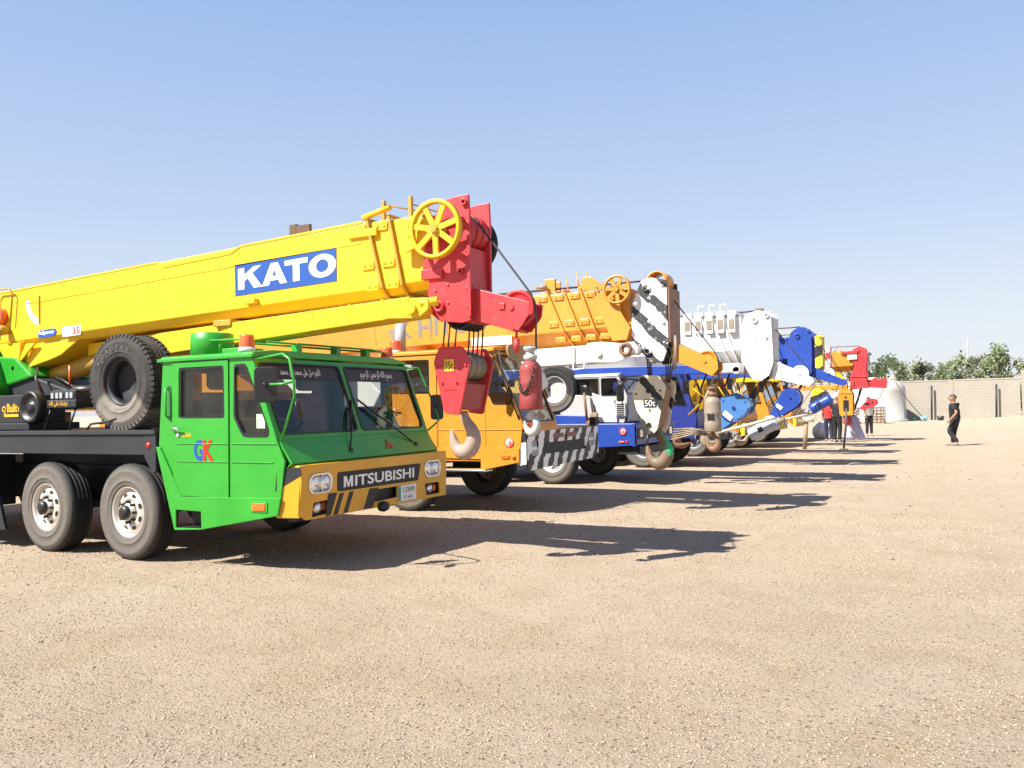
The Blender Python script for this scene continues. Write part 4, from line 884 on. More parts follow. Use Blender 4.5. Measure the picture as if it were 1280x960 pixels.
# boom rest post
mb = MB(); mb.tube([(-7.42, 7.1, 2.2), (-7.40, 7.1, 2.60)], .06, 10); mb.tube([(-7.75, 7.1, 2.2), (-7.44, 7.1, 2.50)], .025, 6); mb.build('boom_rest', GRN, c1)
MB().box(-7.58, -7.30, 6.98, 7.82, 2.60, 2.675).build('rest_pad', YELD, c1, .01)
# stowed jib beam
def taper_beam(root, a, b, ha, hb, wa, mat, nm='stowed_jib', n=None):
    """a, b: centre points; ha, hb: heights; wa: width"""
    a, b = Vector(a), Vector(b); d = (b - a).normalized(); s_ = d.cross(Vector((0, 0, 1))).normalized(); vs = []
    for p, h in ((a, ha), (b, hb)):
        for u, z in ((-1, -.5), (1, -.5), (1, .5), (-1, .5)): vs.append(p + s_ * u * wa / 2 + Vector((0, 0, z * h)))
    mb = MB(); mb.add(vs, [(0, 1, 2, 3), (7, 6, 5, 4), (0, 4, 5, 1), (1, 5, 6, 2), (2, 6, 7, 3), (3, 7, 4, 0)]); return mb.build(nm, mat, root, .01)
jb = taper_beam(c1, (-10.3, 7.50, 2.42), (-4.62, 6.88, 2.60), .30, .19, .34, YEL)
for x_ in (-8.6, -6.0, -5.45, -5.0):
    mb = MB()
    t = (x_ + 10.3) / 5.68; z_ = 2.42 + .18 * t; y_ = 7.50 - .62 * t - .17; mb.box(x_, x_ + .03, y_ - .008, y_ + .02, z_ - .10, z_ + .11); mb.build('band', YEL, jb, .003)
mb = MB(); mb.plate(roundpoly([(-4.95, 2.50), (-4.55, 2.48), (-4.42, 2.56), (-4.42, 2.67), (-4.9, 2.69)], .03), (), 'xz', 6.72, 6.76); mb.cyl((-4.60, 6.68, 2.57), (-4.60, 7.0, 2.57), .05, n=14); mb.cyl((-4.52, 6.74, 2.62), (-4.36, 6.80, 2.64), .045, n=12); mb.build('jib_pin', YEL, jb, .004)
# top fittings
mb = MB(); mb.box(-6.60, -6.50, 7.2, 7.27, 3.5, 3.72); mb.box(-6.50, -6.30, 7.2, 7.24, 3.5, 3.70); mb.box(-6.60, -6.30, 7.5, 7.54, 3.5, 3.70); mb.box(-6.64, -6.26, 7.15, 7.6, 3.48, 3.54); mb.build('rope_guide', paint('greasy_brown', (.10, .055, .025), .6, .3), c1, .006)
for x_ in (-5.35, -5.0): MB().box(x_, x_ + .04, 7.25, 7.29, 3.52, 3.84).build('guide_post', YELD, c1, .003)
MB().box(-5.05, -4.97, 7.5, 7.54, 3.5, 3.75).build('guide_post', YELD, c1, .003)
rope(c1, [(-5.33, 7.27, 3.80), (-5.05, 7.5, 3.74)], .008, YELD, 'brace'); rope(c1, [(-5.0, 7.27, 3.77), (-4.8, 7.5, 3.7)], .008, YELD, 'brace')
MB().cyl((-5.47, 7.1, 3.64), (-5.12, 7.1, 3.71), .03, n=12).build('latch_rod', YEL, c1)
MB().box(-5.62, -5.25, 7.02, 7.06, 3.42, 3.5).build('latch_plate', YEL, c1, .006)
mb = MB(); mb.plate([(-4.92, 3.54), (-4.46, 3.50), (-4.42, 3.45), (-4.42, 3.34), (-4.84, 3.18), (-4.92, 3.19)], (), 'xz', 6.965, 6.995); bolts(mb, [(-4.8, 3.45), (-4.8, 3.35), (-4.49, 3.37), (-4.49, 3.33)], 6.965); mb.build('sheave_bracket', YEL, c1, .005)
mb = MB(); spoked(mb, (-4.44, 6.90, 3.365), .295, .05, 7, .25); mb.build('rope_wheel', YEL, c1)
mb = MB(); sheave(mb, (-4.50, 7.70, 3.33), .31, .05, 40); mb.build('rope_wheel', BLK, c1)
MB().cyl((-4.44, 6.85, 3.365), (-4.44, 7.75, 3.33), .04, n=12).build('wheel_axle', YELD, c1)
# red boom head
def boom_head(root, poly, yn, yf, mat, web, top, bot=None, fr=None, th=.035, bosses=()):
    for ya, yb in ((yn, yn + th), (yf - th, yf)):
        mb = MB(); mb.plate(poly, (), 'xz', ya, yb); mb.build('head_plate', mat, root, .006)
    mb = MB(); mb.plate(fr, (), 'xz', yn + th, yf - th); mb.build('head_web', web, root, .004)
    for k in range(3):
        mb = MB(); wy = (yf - yn - .08) / 3; sheave(mb, (top[0], yn + .04 + wy * (k + .5), top[1]), top[2], wy * .7, 24); mb.build('sheave', web, root)
    if bot:
        for k in range(4):
            mb = MB(); wy = (yf - yn - .08) / 4; sheave(mb, (bot[0], yn + .04 + wy * (k + .5), bot[1]), bot[2], wy * .7, 24); mb.build('sheave', BLK, root)
    for (x, z, r) in bosses: MB().lathe((x, yn - .0, z), [(r * .55, .01), (r * .55, -.03), (r, -.03), (r, .01)], 18, (0, 1, 0), closed=True).build('boss', mat, root)
def jib_tip(root, poly, yn, yf, mat, sv, tie=None, smat=None):
    for ya, yb in ((yn, yn + .02), (yf - .02, yf)): MB().plate(poly, (), 'xz', ya, yb).build('jib_plate', mat, root, .005)
    (xa, za), (xb, zb) = poly[0], poly[1]
    MB().plate([(xa, za), (xb - .25 * (xb - xa), zb + .25 * (za - zb)), (xb - .25 * (xb - xa), zb + .25 * (za - zb) - .02), (xa, za - .02)], (), 'xz', yn + .02, yf - .02).build('jib_top', mat, root)
    (xa, za), (xb, zb) = poly[-1], poly[-2]
    MB().plate([(xa, za + .02), (xb, zb + .02), (xb, zb), (xa, za)], (), 'xz', yn + .02, yf - .02).build('jib_floor', mat, root)
    mb = MB(); sheave(mb, (sv[0], (yn + yf) / 2, sv[1]), sv[2], .06, 28); mb.build('jib_sheave', smat or mat, root)
    mb = MB(); mb.cyl((sv[0], yn - .015, sv[1]), (sv[0], yf + .015, sv[1]), .028, n=12); mb.build('jib_sheave_pin', mat, root)
hp = [(-4.46, 3.68), (-4.30, 3.70), (-4.15, 3.705), (-4.14, 3.49), (-4.145, 2.46), (-4.24, 2.44), (-4.50, 2.47), (-4.60, 2.55), (-4.64, 2.76), (-4.62, 2.89), (-4.70, 2.90), (-4.70, 3.0), (-4.68, 3.2), (-4.56, 3.50)]
boom_head(c1, hp, 7.05, 7.50, RED, RED, (-4.33, 3.38, .19), (-4.32, 2.52, .14), [(-4.50, 3.2), (-4.19, 3.2), (-4.17, 2.6), (-4.5, 2.6)], bosses=[(-4.19, 3.63, .035), (-4.22, 3.47, .025), (-4.24, 2.95, .03), (-4.5, 2.62, .06)])
mb = MB()
for z_ in (3.15, 2.78, 2.6): bolts(mb, [(-4.18, z_), (-4.4, z_ + .05), (-4.55, z_)], 7.05, .014, .012)
mb.box(-4.165, -4.13, 7.03, 7.05, 2.5, 3.35); mb.build('head_rib', RED, c1, .003)
MB().box(-4.70, -4.45, 7.02, 7.055, 2.90, 3.0).build('head_step', RED, c1, .006)
jib_tip(c1, [(-4.20, 2.80), (-3.53, 2.60), (-3.545, 2.48), (-3.66, 2.335), (-3.80, 2.36), (-4.20, 2.48)], 7.12, 7.42, RED, (-3.73, 2.565, .185))
mb = MB(); mb.box(-4.22, -4.14, 7.10, 7.44, 2.44, 2.80); mb.build('jib_root', RED, c1, .006)
MB().box(-3.86, -3.80, 7.105, 7.12, 2.55, 2.61).build('lug', RED, c1, .004); mb = MB(); mb.cyl((-3.72, 7.1, 2.35), (-3.72, 7.44, 2.35), .022, n=8); mb.cyl((-3.72, 7.2, 2.34), (-3.72, 7.2, 2.12), .012, n=6); mb.cyl((-3.72, 7.2, 2.26), (-3.72, 7.2, 2.14), .03, n=8); mb.build('limit_switch', RED, c1)
def ropes_run(root, start, head, jibs, end, y, n=2):
    for k in range(n): rope(root, [(start[0], y + .07 * k, start[1] - .03 * k), (head[0] - .2, y + .07 * k, head[1] - .0), (head[0], y + .07 * k, head[1] + .01)], .011)
    rope(root, [(head[0] + .0, y, head[1]), (head[0] + .12, y, head[1] - .08), (jibs[0] + jibs[2] * .75, y, jibs[1] + jibs[2] * .7), (jibs[0] + jibs[2], y, jibs[1]), (end[0], y, end[1])], .011)
ropes_run(c1, (-8.7, 3.47), (-4.33, 3.60), (-3.73, 2.565, .19), (-3.545, 2.16), 7.27)
for k, x_ in enumerate((-4.52, -4.46, -4.38)): rope(c1, [(x_ + .04, 7.12 + .0 * k, 2.50), (x_, 7.12, 2.15)], .009)
for k in range(4): rope(c1, [(-4.24 + .0 * k, 7.2 + .09 * k, 2.50), (-4.27, 7.2 + .09 * k, 2.12)], .009)
# red hook block
P35 = [(-4.55, 2.22), (-4.28, 2.215), (-4.19, 2.07), (-4.325, 1.53), (-4.50, 1.55), (-4.62, 2.07)]
b1 = hook_block((-4.42, 7.35, 1.0), P35, 7.1, 7.60, [RED, paint('dull_red_paint', (.30, .03, .035), .5), BRNG, paint('worn_pink_hook', (.34, .25, .20), .65, 1.0, (.30, .07, .05), rust=.35, stripe=((.40, .03, .03), (.25, 0, 1), 3, .10, 0, .78)), RED], 'red hook block marked 35t hanging below the red boom head', dict(o=(-4.42, 1.52), s=.43, flip=1), [(-4.40, 2.03)], mid=dict(flush=1, r=.15, box=[(-4.50, 1.80), (-4.27, 1.84), (-4.34, 1.58), (-4.46, 1.58)], bolts=[(-4.58, 2.03), (-4.24, 2.03), (-4.52, 1.86), (-4.35, 1.86)]))
MB().plate(rrect(-4.485, -4.375, 1.97, 2.09, .004), (), 'xz', 7.092, 7.1).build('capacity_plate', YEL, b1); text('35t', lambda a, b, d: (-4.478 + a, 7.089, 1.990 + b), .095, .08, KPR, b1, .0)
MB().box(-4.5, -4.36, 7.095, 7.1, 1.785, 1.79).build('seam', REDF, b1)
bottle((-3.62, 7.27, 1.3), (-3.61, 2.05), (-3.61, 1.57), .110, 7.27, REDF, 'faded red overhaul weight with chain, hanging beside the green cab crane', GRYM, chain=True, hs=.22, window=False)
# spare tyre leaning on the deck behind the green cab
sp = thing('spare_tyre', (-8.32, 6.5, 1.42), 'dusty spare truck tyre with chunky tread standing behind the green cab', 'tyre')
ty = tyre_mb((-8.32, 6.30, 1.97), .535, .33, True).build('tyre', TYRED, sp)
mb = MB(); mb.lathe((-8.32, 6.30, 1.97), [(.272, .04), (.25, .03), (.25, .16), (.262, .2), (.272, .3)], 36); mb.build('rim', BLK, sp); MB().lathe((-8.32, 6.30, 1.97), [(.265, .17), (.2, .16), (.12, .2), (0, .2)], 30).build('rim_disc', BLK, sp)
# (each raised letter on the sidewall)
mb = None
for k, chh in enumerate('ROADWAY'):
    a = R(146 - 13.2 * k); c_ = Vector((-8.32 + .40 * math.cos(a), 6.284, 1.97 + .40 * math.sin(a))); tx_ = Vector((math.sin(a), 0, -math.cos(a))); ux = Vector((math.cos(a), 0, math.sin(a)))
    text(chh, lambda p, q, d: tuple(c_ + tx_ * (p - .027) + ux * (q - .025)), .055, .05, simple('worn_rubber_print', (.10, .09, .08), .8), ty, .02)
# ================================================================ CRANE 2 : orange carrier, orange boom, striped white head
c2 = thing('mobile_crane', (-8.5, 12.2, 0), 'orange cab mobile crane with orange boom and scuffed black and white striped boom head', 'crane', 'mobile cranes parked in a row')
A0, A1 = 10.87, 13.6
cab(c2, dict(y0=A0, y1=A0 + 1.2, mat=ORG, fmat=ORG,
    side=[(-8.0, 2.46), (-8.05, .95), (-7.2, .80), (-5.62, .80), (-5.56, 1.24), (-5.54, 1.34), (-6.01, 2.40), (-6.05, 2.46)],
    wins=[[(-7.84, 1.85), (-7.16, 1.84), (-7.16, 2.35), (-7.84, 2.36)], [(-6.62, 2.35), (-6.62, 1.85), (-6.10, 1.80), (-6.04, 1.66), (-5.73, 1.65), (-5.71, 1.78), (-5.98, 2.34)]],
    door=[(-7.05, 1.02), (-6.18, 1.01), (-6.17, 1.82), (-6.6, 1.84), (-6.64, 2.41), (-7.05, 2.42)] if False else [(-7.92, 1.02), (-7.02, 1.01), (-7.02, 2.42), (-7.92, 2.42)], handle=(-7.85, 1.60), creases=(), sidecr=[(-8.0, -5.56, 1.27)],
    skirt=[(-8.06, 1.0), (-5.60, 1.0), (-5.61, .79), (-6.25, .665), (-6.90, .665), (-8.06, .66)], step=[(-6.88, .68), (-6.25, .69), (-6.25, .83), (-6.88, .84)],
    fb=(-5.54, 1.34), ft=(-6.02, 2.44), hood=[(-5.50, 1.24), (-5.58, .75)], roof=(-8.04, -6.04, 2.46, 2.46), back=-7.98, floor=.95))
MB().box(-8.1, -6.0, A0 - .03, A0 + .04, 2.44, 2.485).build('rain_gutter', ORG, c2, .006)
for x_, nm in ((-6.18, 'seam'), (-7.02, 'seam')): MB().box(x_, x_ + .012, A0 - .006, A0 + .002, 1.0, 1.6).build(nm, YELD, c2)
MB().box(-6.95, -6.17, A0 - .03, A0 + .2, .645, .672).build('step_bar', CHR, c2, .004)
mb = MB(); mb.lathe((-5.77, A0 - .005, 1.08), [(0, -.004), (.075, -.004), (.075, .004), (0, .004)], 24); dk = mb.build('round_decal', simple('pale_print', (.75, .7, .6)), c2)
mb = MB(); mb.lathe((-5.77, A0 - .009, 1.08), [(.062, -.002), (.075, -.002), (.075, .002), (.062, .002)], 24, closed=True); mb.build('ring', RPR, dk); text('18', lambda a, b, d: (-5.81 + a, A0 - .011, 1.045 + b), .08, .07, RPR, dk, .02)
MB().plate(rrect(-5.90, -5.76, .845, .90, .015), (), 'xz', A0 - .035, A0 - .018).build('side_marker', AMB, c2, .004); MB().lathe((-5.69, A0 - .02, .87), [(0, -.02), (.03, -.018), (.034, 0)], 14, (0, 1, 0)).build('side_marker', AMB, c2)
beacon(c2, -7.95, 11.1, 2.5, AMBD, 1.2); MB().cyl((-8.02, 11.35, 2.46), (-8.02, 11.35, 3.05), .09, n=16).build('exhaust_stack', GRY, c2)
# lower front: zebra bumper
BX2 = -5.50
def b2(a, b, d): return (BX2 + d, a, b)
mb = MB(); z_o = roundpoly([(A0 + .02, 1.235), (A1 + .08, 1.24), (A1 + .10, .78), (A1 - .25, .70), (A0 + .9, .68), (A0 + .08, .66), (A0 + .02, .72)], .03)
op = [rrect(A0 + .20, A0 + .42, .86, 1.10, .04), rrect(A1 - .34, A1 - .10, .92, 1.14, .04), rrect(A0 + .60, A1 - .50, .88, 1.05, .02)]
zb = (mb.plate(z_o, op, b2, -.06, .0)).build('bumper', ZEB, c2, .008)
MB().box(-5.66, BX2 - .055, A0 + .05, A1 + .05, .72, 1.2).build('bumper_back', BLK, zb)
MB().plate([(-5.66, .68), (-5.50, .68), (-5.50, 1.23), (-5.64, 1.22)], (), 'xz', A0 + .01, A0 + .05).build('bumper_end', ZEB, zb, .006)
MB().plate(inset(op[2], .01), (), b2, -.04, -.02).build('grille', BLK, c2)
for y_, z_ in ((A0 + .31, .98), (A1 - .22, 1.03)):
    hl = MB().plate(rrect(y_ - .10, y_ + .10, z_ - .11, z_ + .11, .04), (), b2, -.05, -.02).build('headlight', GRY, c2)
    for s_ in (-.05, .05): MB().lathe((BX2 - .02, y_ + s_, z_), [(0, .02), (.03, .017), (.044, .004), (.046, -.01)], 16, (1, 0, 0)).build('lamp', LENS, hl)
for y_ in (A0 + .95, A0 + 1.45): MB().box(BX2, BX2 + .01, y_, y_ + .38, 1.11, 1.18).build('name_strip', paint('dull_maroon', (.22, .04, .04)), c2, .003)
MB().box(-5.58, -5.5, A0 + .13, A0 + .26, 1.27, 1.37).build('turn_lamp', AMB, c2, .006); MB().box(-5.58, -5.46, A1 - .12, A1 + .02, 1.26, 1.40).build('turn_lamp', BLK, c2, .01)
mirror(c2, [(-6.05, A0, 2.40), (-5.80, A0 - .2, 2.42), (-5.74, A0 - .22, 2.0), (-5.6, A0, 1.42)], (-5.90, A0 - .22, 1.98), .16, .34, BLK, .95)
# khaki canvas hood and tilted visor over the far corner of the windshield
MB().box(-8.0, -5.62, A0 + 1.2, A1, 1.18, 1.26).build('deck_plate', ORG, c2, .01); MB().box(-7.9, -7.0, A0 + 1.5, A1 - .1, 1.26, 1.7).build('engine_cover', BLK, c2, .02)
MB().plate(roundpoly([(-.30, 0), (.30, 0), (.36, .26), (-.36, .26)], .1), (), frame((-5.85, 11.5, 2.30), (.35, .93, 0), (0, 0, 1)), 0, .05).build('sun_visor', simple('khaki_canvas', (.30, .22, .12), .9), c2, .01)
MB().plate(rrect(0, .34, 0, .26, .02), (), frame((-5.60, 11.4, 1.75), (.3, .75, .5), (-.3, -.1, .9)), 0, .02).build('sun_shade', GRYM, c2, .004)
chassis(c2, -15, -8.08, A0, A1, 1.45, ORG); axles(c2, (-7.6, -9.1, -14.), A0, A1 - .05, 'silver', .98)
MB().box(-15, -8.1, A0 + .02, A0 + .06, 1.1, 1.42).build('side_beam', ORG, c2, .01)
def turret(root, yc, mat, xo=0, cabm=None, parts=True):
    mb = MB(); mb.lathe((-13.0 + xo, yc, 1.45), [(0, 0), (.95, 0), (.95, .22), (0, .22)], 30, (0, 0, 1)); mb.build('slew_ring', BLK, root)
    mb = MB(); mb.plate([(-15.2 + xo, 1.67), (-12.1 + xo, 1.67), (-11.9 + xo, 2.0), (-12.6 + xo, 2.6), (-15.2 + xo, 2.5)], (), 'xz', yc - .9, yc + .9); mb.build('turret', mat, root, .03)
    mb = MB(); mb.box(-16.6 + xo, -15.2 + xo, yc - 1.1, yc + 1.1, 1.7, 2.6); mb.build('counterweight', mat, root, .05)
    oc = MB().box(-14.2 + xo, -12.8 + xo, yc - 1.25, yc - .5, 1.67, 3.1).build('operator_cab', cabm or mat, root, .04); MB().box(-14.0 + xo, -13.0 + xo, yc - 1.265, yc - 1.25, 2.3, 2.95).build('window', DGLASS, oc)
turret(c2, 12.2, ORG)
def zf2(x): return (2.50 + .028 * (x + 5.5) , 3.36 + .03 * (x + 5.5))
boom(c2, dict(y0=11.75, y1=12.55, x0=-15, zf=zf2, cols=[(-5.54, -5.16), (-5.27, -4.91), (-5.0, -4.68), (-4.74, -4.46)], end=(-4.22, -4.14), mat=ORGB, cmat=YELD if False else ORGB, ch=.28, cy=.18, padw=.2))
text('K HITOU', lambda a, b, d: (-8.35 + a, 11.745, 2.80 + b + .03 * a), 1.75, .32, GPR, c2, .02, name='lettering')
for x_ in (-8.9, -7.75, -6.75, -6.3): MB().plate([(x_, 3.2), (x_ + .02, 3.2), (x_ + .09, 2.73), (x_ + .07, 2.73)], (), 'xz', 11.743, 11.751).build('seam', YELD, c2)
MB().plate([(-8.55, 2.98), (-8.42, 2.98), (-8.33, 2.73), (-8.46, 2.73)], (), 'xz', 11.742, 11.75).build('shadow_patch', BRNG, c2)  # dark plate paints a cast shadow on the boom side
MB().box(-6.9, -6.15, 11.735, 11.75, 2.60, 2.74).build('pale_panel', CREAM if False else WHTC, c2, .004)
mb = MB(); mb.box(-5.68, -5.50, 12.0, 12.06, 3.36, 3.62); mb.box(-5.62, -5.5, 12.2, 12.24, 3.36, 3.6); mb.box(-5.72, -5.46, 11.95, 12.3, 3.33, 3.40); mb.build('rope_guide', YELD, c2, .005)
MB().cyl((-5.80, 11.95, 3.50), (-5.62, 11.95, 3.49), .03, n=8).build('guide_roller', BRNG, c2)
for x_, h_ in ((-5.26, .28), (-5.08, .36), (-4.92, .33)): MB().tube([(x_, 12.0, 3.34), (x_ - .04, 12.0, 3.34 + h_)], .013, 5).build('guide_rod', ORG, c2)
mb = MB(); mb.plate([(-5.02, 3.36), (-4.94, 3.56), (-4.80, 3.56), (-4.5, 3.35)], (), 'xz', 11.8, 11.84); mb.build('end_bracket', ORGB, c2, .004)
mb = MB(); mb.plate([(-4.74, 3.22), (-4.34, 3.44), (-4.28, 3.40), (-4.32, 3.18), (-4.30, 2.98), (-4.16, 2.74), (-4.22, 2.56), (-4.44, 2.56)], (), 'xz', 11.70, 11.735); mb.build('sheave_bracket', ORGB, c2, .005)
mb = MB(); spoked(mb, (-4.33, 11.64, 3.31), .215, .05, 7, .3); mb.build('rope_wheel', ORGB, c2)
mb = MB(); spoked(mb, (-4.08, 12.62, 3.30), .22, .05, 7, .3); mb.build('rope_wheel', YELD, c2)
MB().cyl((-4.33, 11.6, 3.31), (-4.33, 12.6, 3.31), .035, n=10).build('wheel_axle', YELD, c2)
h2 = [(-4.15, 3.10), (-4.0, 3.43), (-3.85, 3.46), (-3.62, 3.41), (-3.61, 2.45), (-3.70, 2.23), (-3.86, 2.20), (-4.05, 2.40), (-4.17, 2.60)]
boom_head(c2, h2, 11.78, 12.35, WZEB, BRN, (-3.88, 3.30, .17), (-3.86, 2.36, .13), [(-4.0, 3.0), (-3.66, 3.1), (-3.64, 2.5), (-4.0, 2.5)], bosses=[(-3.92, 3.32, .06), (-3.68, 3.36, .035), (-3.92, 2.38, .06), (-3.68, 2.80, .03)])
MB().box(-3.62, -3.585, 11.80, 12.33, 2.50, 3.30).build('front_plate', BRN, c2, .005)
mb = MB(); mb.lathe((-3.80, 12.07, 3.42), [(.13, -.2), (.15, -.2), (.15, .2), (.13, .2)], 24, closed=True); mb.build('rope_guard', ORGB, c2)
jib_tip(c2, [(-3.60, 2.52), (-2.93, 2.19), (-2.93, 2.08), (-3.02, 1.99), (-3.60, 2.25)], 11.9, 12.2, ORG, (-3.12, 2.21, .16), smat=ORG)
ropes_run(c2, (-15, 3.45), (-3.90, 3.47), (-3.12, 2.21, .165), (-2.96, 1.9), 12.05)
wj = taper_beam(c2, (-9.5, 11.8, 2.28), (-4.4, 11.66, 2.37), .26, .27, .32, WHT)
mb = MB(); mb.plate(roundpoly([(-4.75, 2.24), (-4.3, 2.22), (-3.95, 2.34), (-3.95, 2.46), (-4.5, 2.53), (-4.75, 2.52)], .04), (), 'xz', 11.42, 11.47); mb.cyl((-4.55, 11.38, 2.36), (-4.55, 11.8, 2.36), .045, n=12); mb.cyl((-4.08, 11.38, 2.40), (-4.08, 11.8, 2.40), .07, n=14); mb.build('jib_pin', WHT, wj, .004)
MB().tube([(-4.98, 11.46, 2.22), (-4.98, 11.46, 2.14), (-4.80, 11.46, 2.15), (-4.80, 11.46, 2.24)], .012, 5).build('jib_handle', WHT, wj)
for x_ in (-5.0, -4.78): MB().box(x_, x_ + .03, 11.49, 11.5, 2.25, 2.5).build('band', WHT, wj, .003)
mb = MB(); mb.lathe((-4.12, 11.36, 2.40), [(.05, 0), (.10, 0), (.10, .05), (.05, .05)], 16, closed=True); mb.build('pin_collar', BRN, wj)
for k in range(3): rope(c2, [(-3.98 + .03 * k, 11.9, 2.3), (-3.97 + .02 * k, 11.95, 1.95)], .012)
for k in range(4): rope(c2, [(-3.72 + .02 * k, 12.0 + .07 * k, 2.28), (-3.74, 12.05 + .06 * k, 1.92)], .011)
for k in range(3): rope(c2, [(-3.56 + .02 * k, 11.86, 2.6), (-3.57 + .02 * k, 11.88, 2.1)], .01, BRNG)
PB2 = [(-4.06, 2.03), (-3.80, 2.03), (-3.69, 1.86), (-3.83, 1.23), (-3.90, 1.16), (-4.0, 1.16), (-4.07, 1.22), (-4.21, 1.78)]
hb2 = hook_block((-3.95, 12.1, .6), PB2, 11.85, 12.40, [CREAM, BRN, BRNG, paint('greenish_hook', (.16, .11, .07), .6, .4, rust=.6, stripe=((.02, .38, .14), (.9, 0, .45), 5, .12, .3, .93)), BPL], 'cream hook block with black slanted stripes, above the big brown and green hook', dict(o=(-3.90, 1.16), s=.52, flip=1), [(-3.95, 1.80), (-3.955, 1.30)], mid=dict(r=.17, bolts=[(-4.14, 1.76), (-3.77, 1.80), (-3.94, 1.52)]))
MB().plate(rrect(-4.03, -3.83, 1.56, 1.68, .02), (), 'xz', 11.84, 11.85).build('mark_patch', KPR, hb2); text('50t', lambda a, b, d: (-4.01 + a, 11.837, 1.575 + b), .16, .09, WPR, hb2, .0); MB().tube([(-4.02, 12.0, 1.16), (-4.06, 12.0, .98)], .022, 6).build('latch_rod', ROPE, hb2)
bottle((-3.06, 12.05, 1.1), (-3.06, 1.70), (-3.06, 1.19), .12, 12.05, BRNG, 'rusty brown bottle shaped overhaul weight beside the cream hook block', BRN, hs=.26)
# ================================================================ CRANE 3 : blue carrier, white boom
c3 = thing('mobile_crane', (-8.5, 16.9, 0), 'blue carrier mobile crane with all white boom, white head and white jib tip', 'crane', 'mobile cranes parked in a row')
B0, B1 = 15.6, 18.25
cab(c3, dict(y0=B0 + .22, y1=B1 - .1, mat=GRYM, fmat=GRY,
    side=[(-7.4, 2.2), (-7.4, 1.25), (-5.80, 1.25), (-5.74, 1.40), (-5.72, 1.78), (-5.90, 2.2)], wins=[[(-6.92, 1.80), (-6.33, 1.80), (-6.33, 2.14), (-6.92, 2.14)], [(-6.26, 1.80), (-5.82, 1.80), (-5.94, 2.14), (-6.26, 2.14)]],
    door=[(-6.95, 1.30), (-6.32, 1.30), (-6.32, 2.16), (-6.95, 2.16)], handle=(-6.9, 1.62), fb=(-5.72, 1.78), ft=(-5.90, 2.19), hood=[(-5.70, 1.45), (-5.72, 1.27)], roof=(-7.42, -5.92, 2.19, 2.19), back=-7.35, floor=1.27))
mb = MB(); mb.plate([(-6.3, 1.26), (-5.92, 1.26), (-5.98, 1.72), (-6.2, 1.76), (-6.45, 1.86)], (), 'xz', B0 + .16, B0 + .2); mb.build('hood_side', WHTC, c3, .01)
mb = MB(); mb.plate([(-7.2, 1.26), (-6.35, 1.26), (-6.5, 1.80), (-7.05, 1.84)], (), 'xz', B0 + .14, B0 + .18); mb.build('engine_side', GRYM, c3, .01)
gq = MB().box(-5.95, -5.75, B0 + .17, B0 + .20, 1.38, 1.66).build('vent_frame', WHTC, c3, .004)
for i in range(6):
    MB().box(-5.93, -5.77, B0 + .158, B0 + .17, 1.40 + i * .042, 1.42 + i * .042).build('louvre', BPL, gq)
mb = MB(); mb.plate([(-8.0, 1.235), (-5.52, 1.235), (-5.50, 1.20), (-5.50, .80), (-6.3, .76), (-6.6, .95), (-6.9, 1.12), (-7.7, 1.12), (-8.0, .9)], (), 'xz', B0, B1); mb.build('carrier_body', BLUE, c3, .012)
mb = MB(); mb.plate([(-7.3, 1.235), (-6.35, 1.235), (-6.55, 1.40), (-7.2, 1.42)], (), 'xz', B0 + .02, B0 + .12); mb.build('step_box', BLUE, c3, .01)
MB().box(-5.56, -5.50, B0 - .01, B0 + .1, .78, 1.24).build('corner_post', BLUE, c3, .01)
for (nm, a) in (('round_marker', (-5.74, 1.08, .045)),):
    q_ = MB().lathe((a[0], B0 - .004, a[1]), [(0, -.006), (a[2] * 1.6, -.006), (a[2] * 1.6, .002)], 22).build('round_decal', WPR, c3); MB().lathe((a[0], B0 - .012, a[1]), [(.052, -.003), (.075, -.003), (.075, .001), (.052, .001)], 22, closed=True).build('ring', RPR, q_); text('18', lambda p, r_, d: (-5.78 + p, B0 - .016, 1.05 + r_), .07, .06, RPR, q_, .02)
MB().box(-5.83, -5.72, B0 - .02, B0, .86, .89).build('side_marker', AMB, c3, .003); MB().box(-5.69, -5.64, B0 - .02, B0, .85, .90).build('side_marker', REDL, c3, .003)
for y_ in (B0 + .35, B1 - .35):
    q_ = MB().box(-5.52, -5.49, y_ - .2, y_ + .2, .92, 1.14).build('lamp_recess', BLK, c3, .01); MB().box(-5.50, -5.475, y_ - .08, y_ + .08, .95, 1.11).build('lamp', LENS, q_, .02)
MB().box(-5.505, -5.485, B0 + .7, B1 - .7, .92, 1.12).build('grille', BLK, c3, .01)
mb = MB(); mb.box(-5.9, -5.4, B0 + .1, B1 - .1, .62, .78); mb.build('underrun', BLK, c3, .02)
chassis(c3, -15, -7.45, B0, B1, 1.42, BLUD); axles(c3, (-7.3, -8.7, -14), B0, B1 - .02, 'white', .98); turret(c3, 16.9, WHT)
mirror(c3, [(-5.9, B0 + .2, 2.1), (-5.72, B0 - .05, 2.05), (-5.72, B0 - .06, 1.6)], (-5.76, B0 - .06, 1.84), .14, .34, BLK, .9)
rope(c3, [(-6.55, B0 + .0, 1.86), (-6.52, B0 - .02, 1.6), (-6.5, B0, 1.3)], .03, BRN, 'chain'); MB().cyl((-6.50, B0 + .05, 1.24), (-6.34, B0 + .05, 1.24), .09, n=12).build('winch_roller', BRN, c3); MB().box(-6.45, -6.28, B0 - .0, B0 + .1, 1.36, 1.46).build('wood_block', WOOD, c3, .02)
def zf3(x): return (2.36 + .01 * (x + 4), 3.34 + .012 * (x + 4))
boom(c3, dict(y0=16.5, y1=17.3, x0=-15, zf=zf3, cols=[(-4.62, -4.18), (-4.42, -4.02), (-4.22, -3.87), (-4.02, -3.72)], end=(-3.62, -3.55), mat=WHT, cmat=WHT, ch=.26, cy=.16, pads=0, cw=.05))
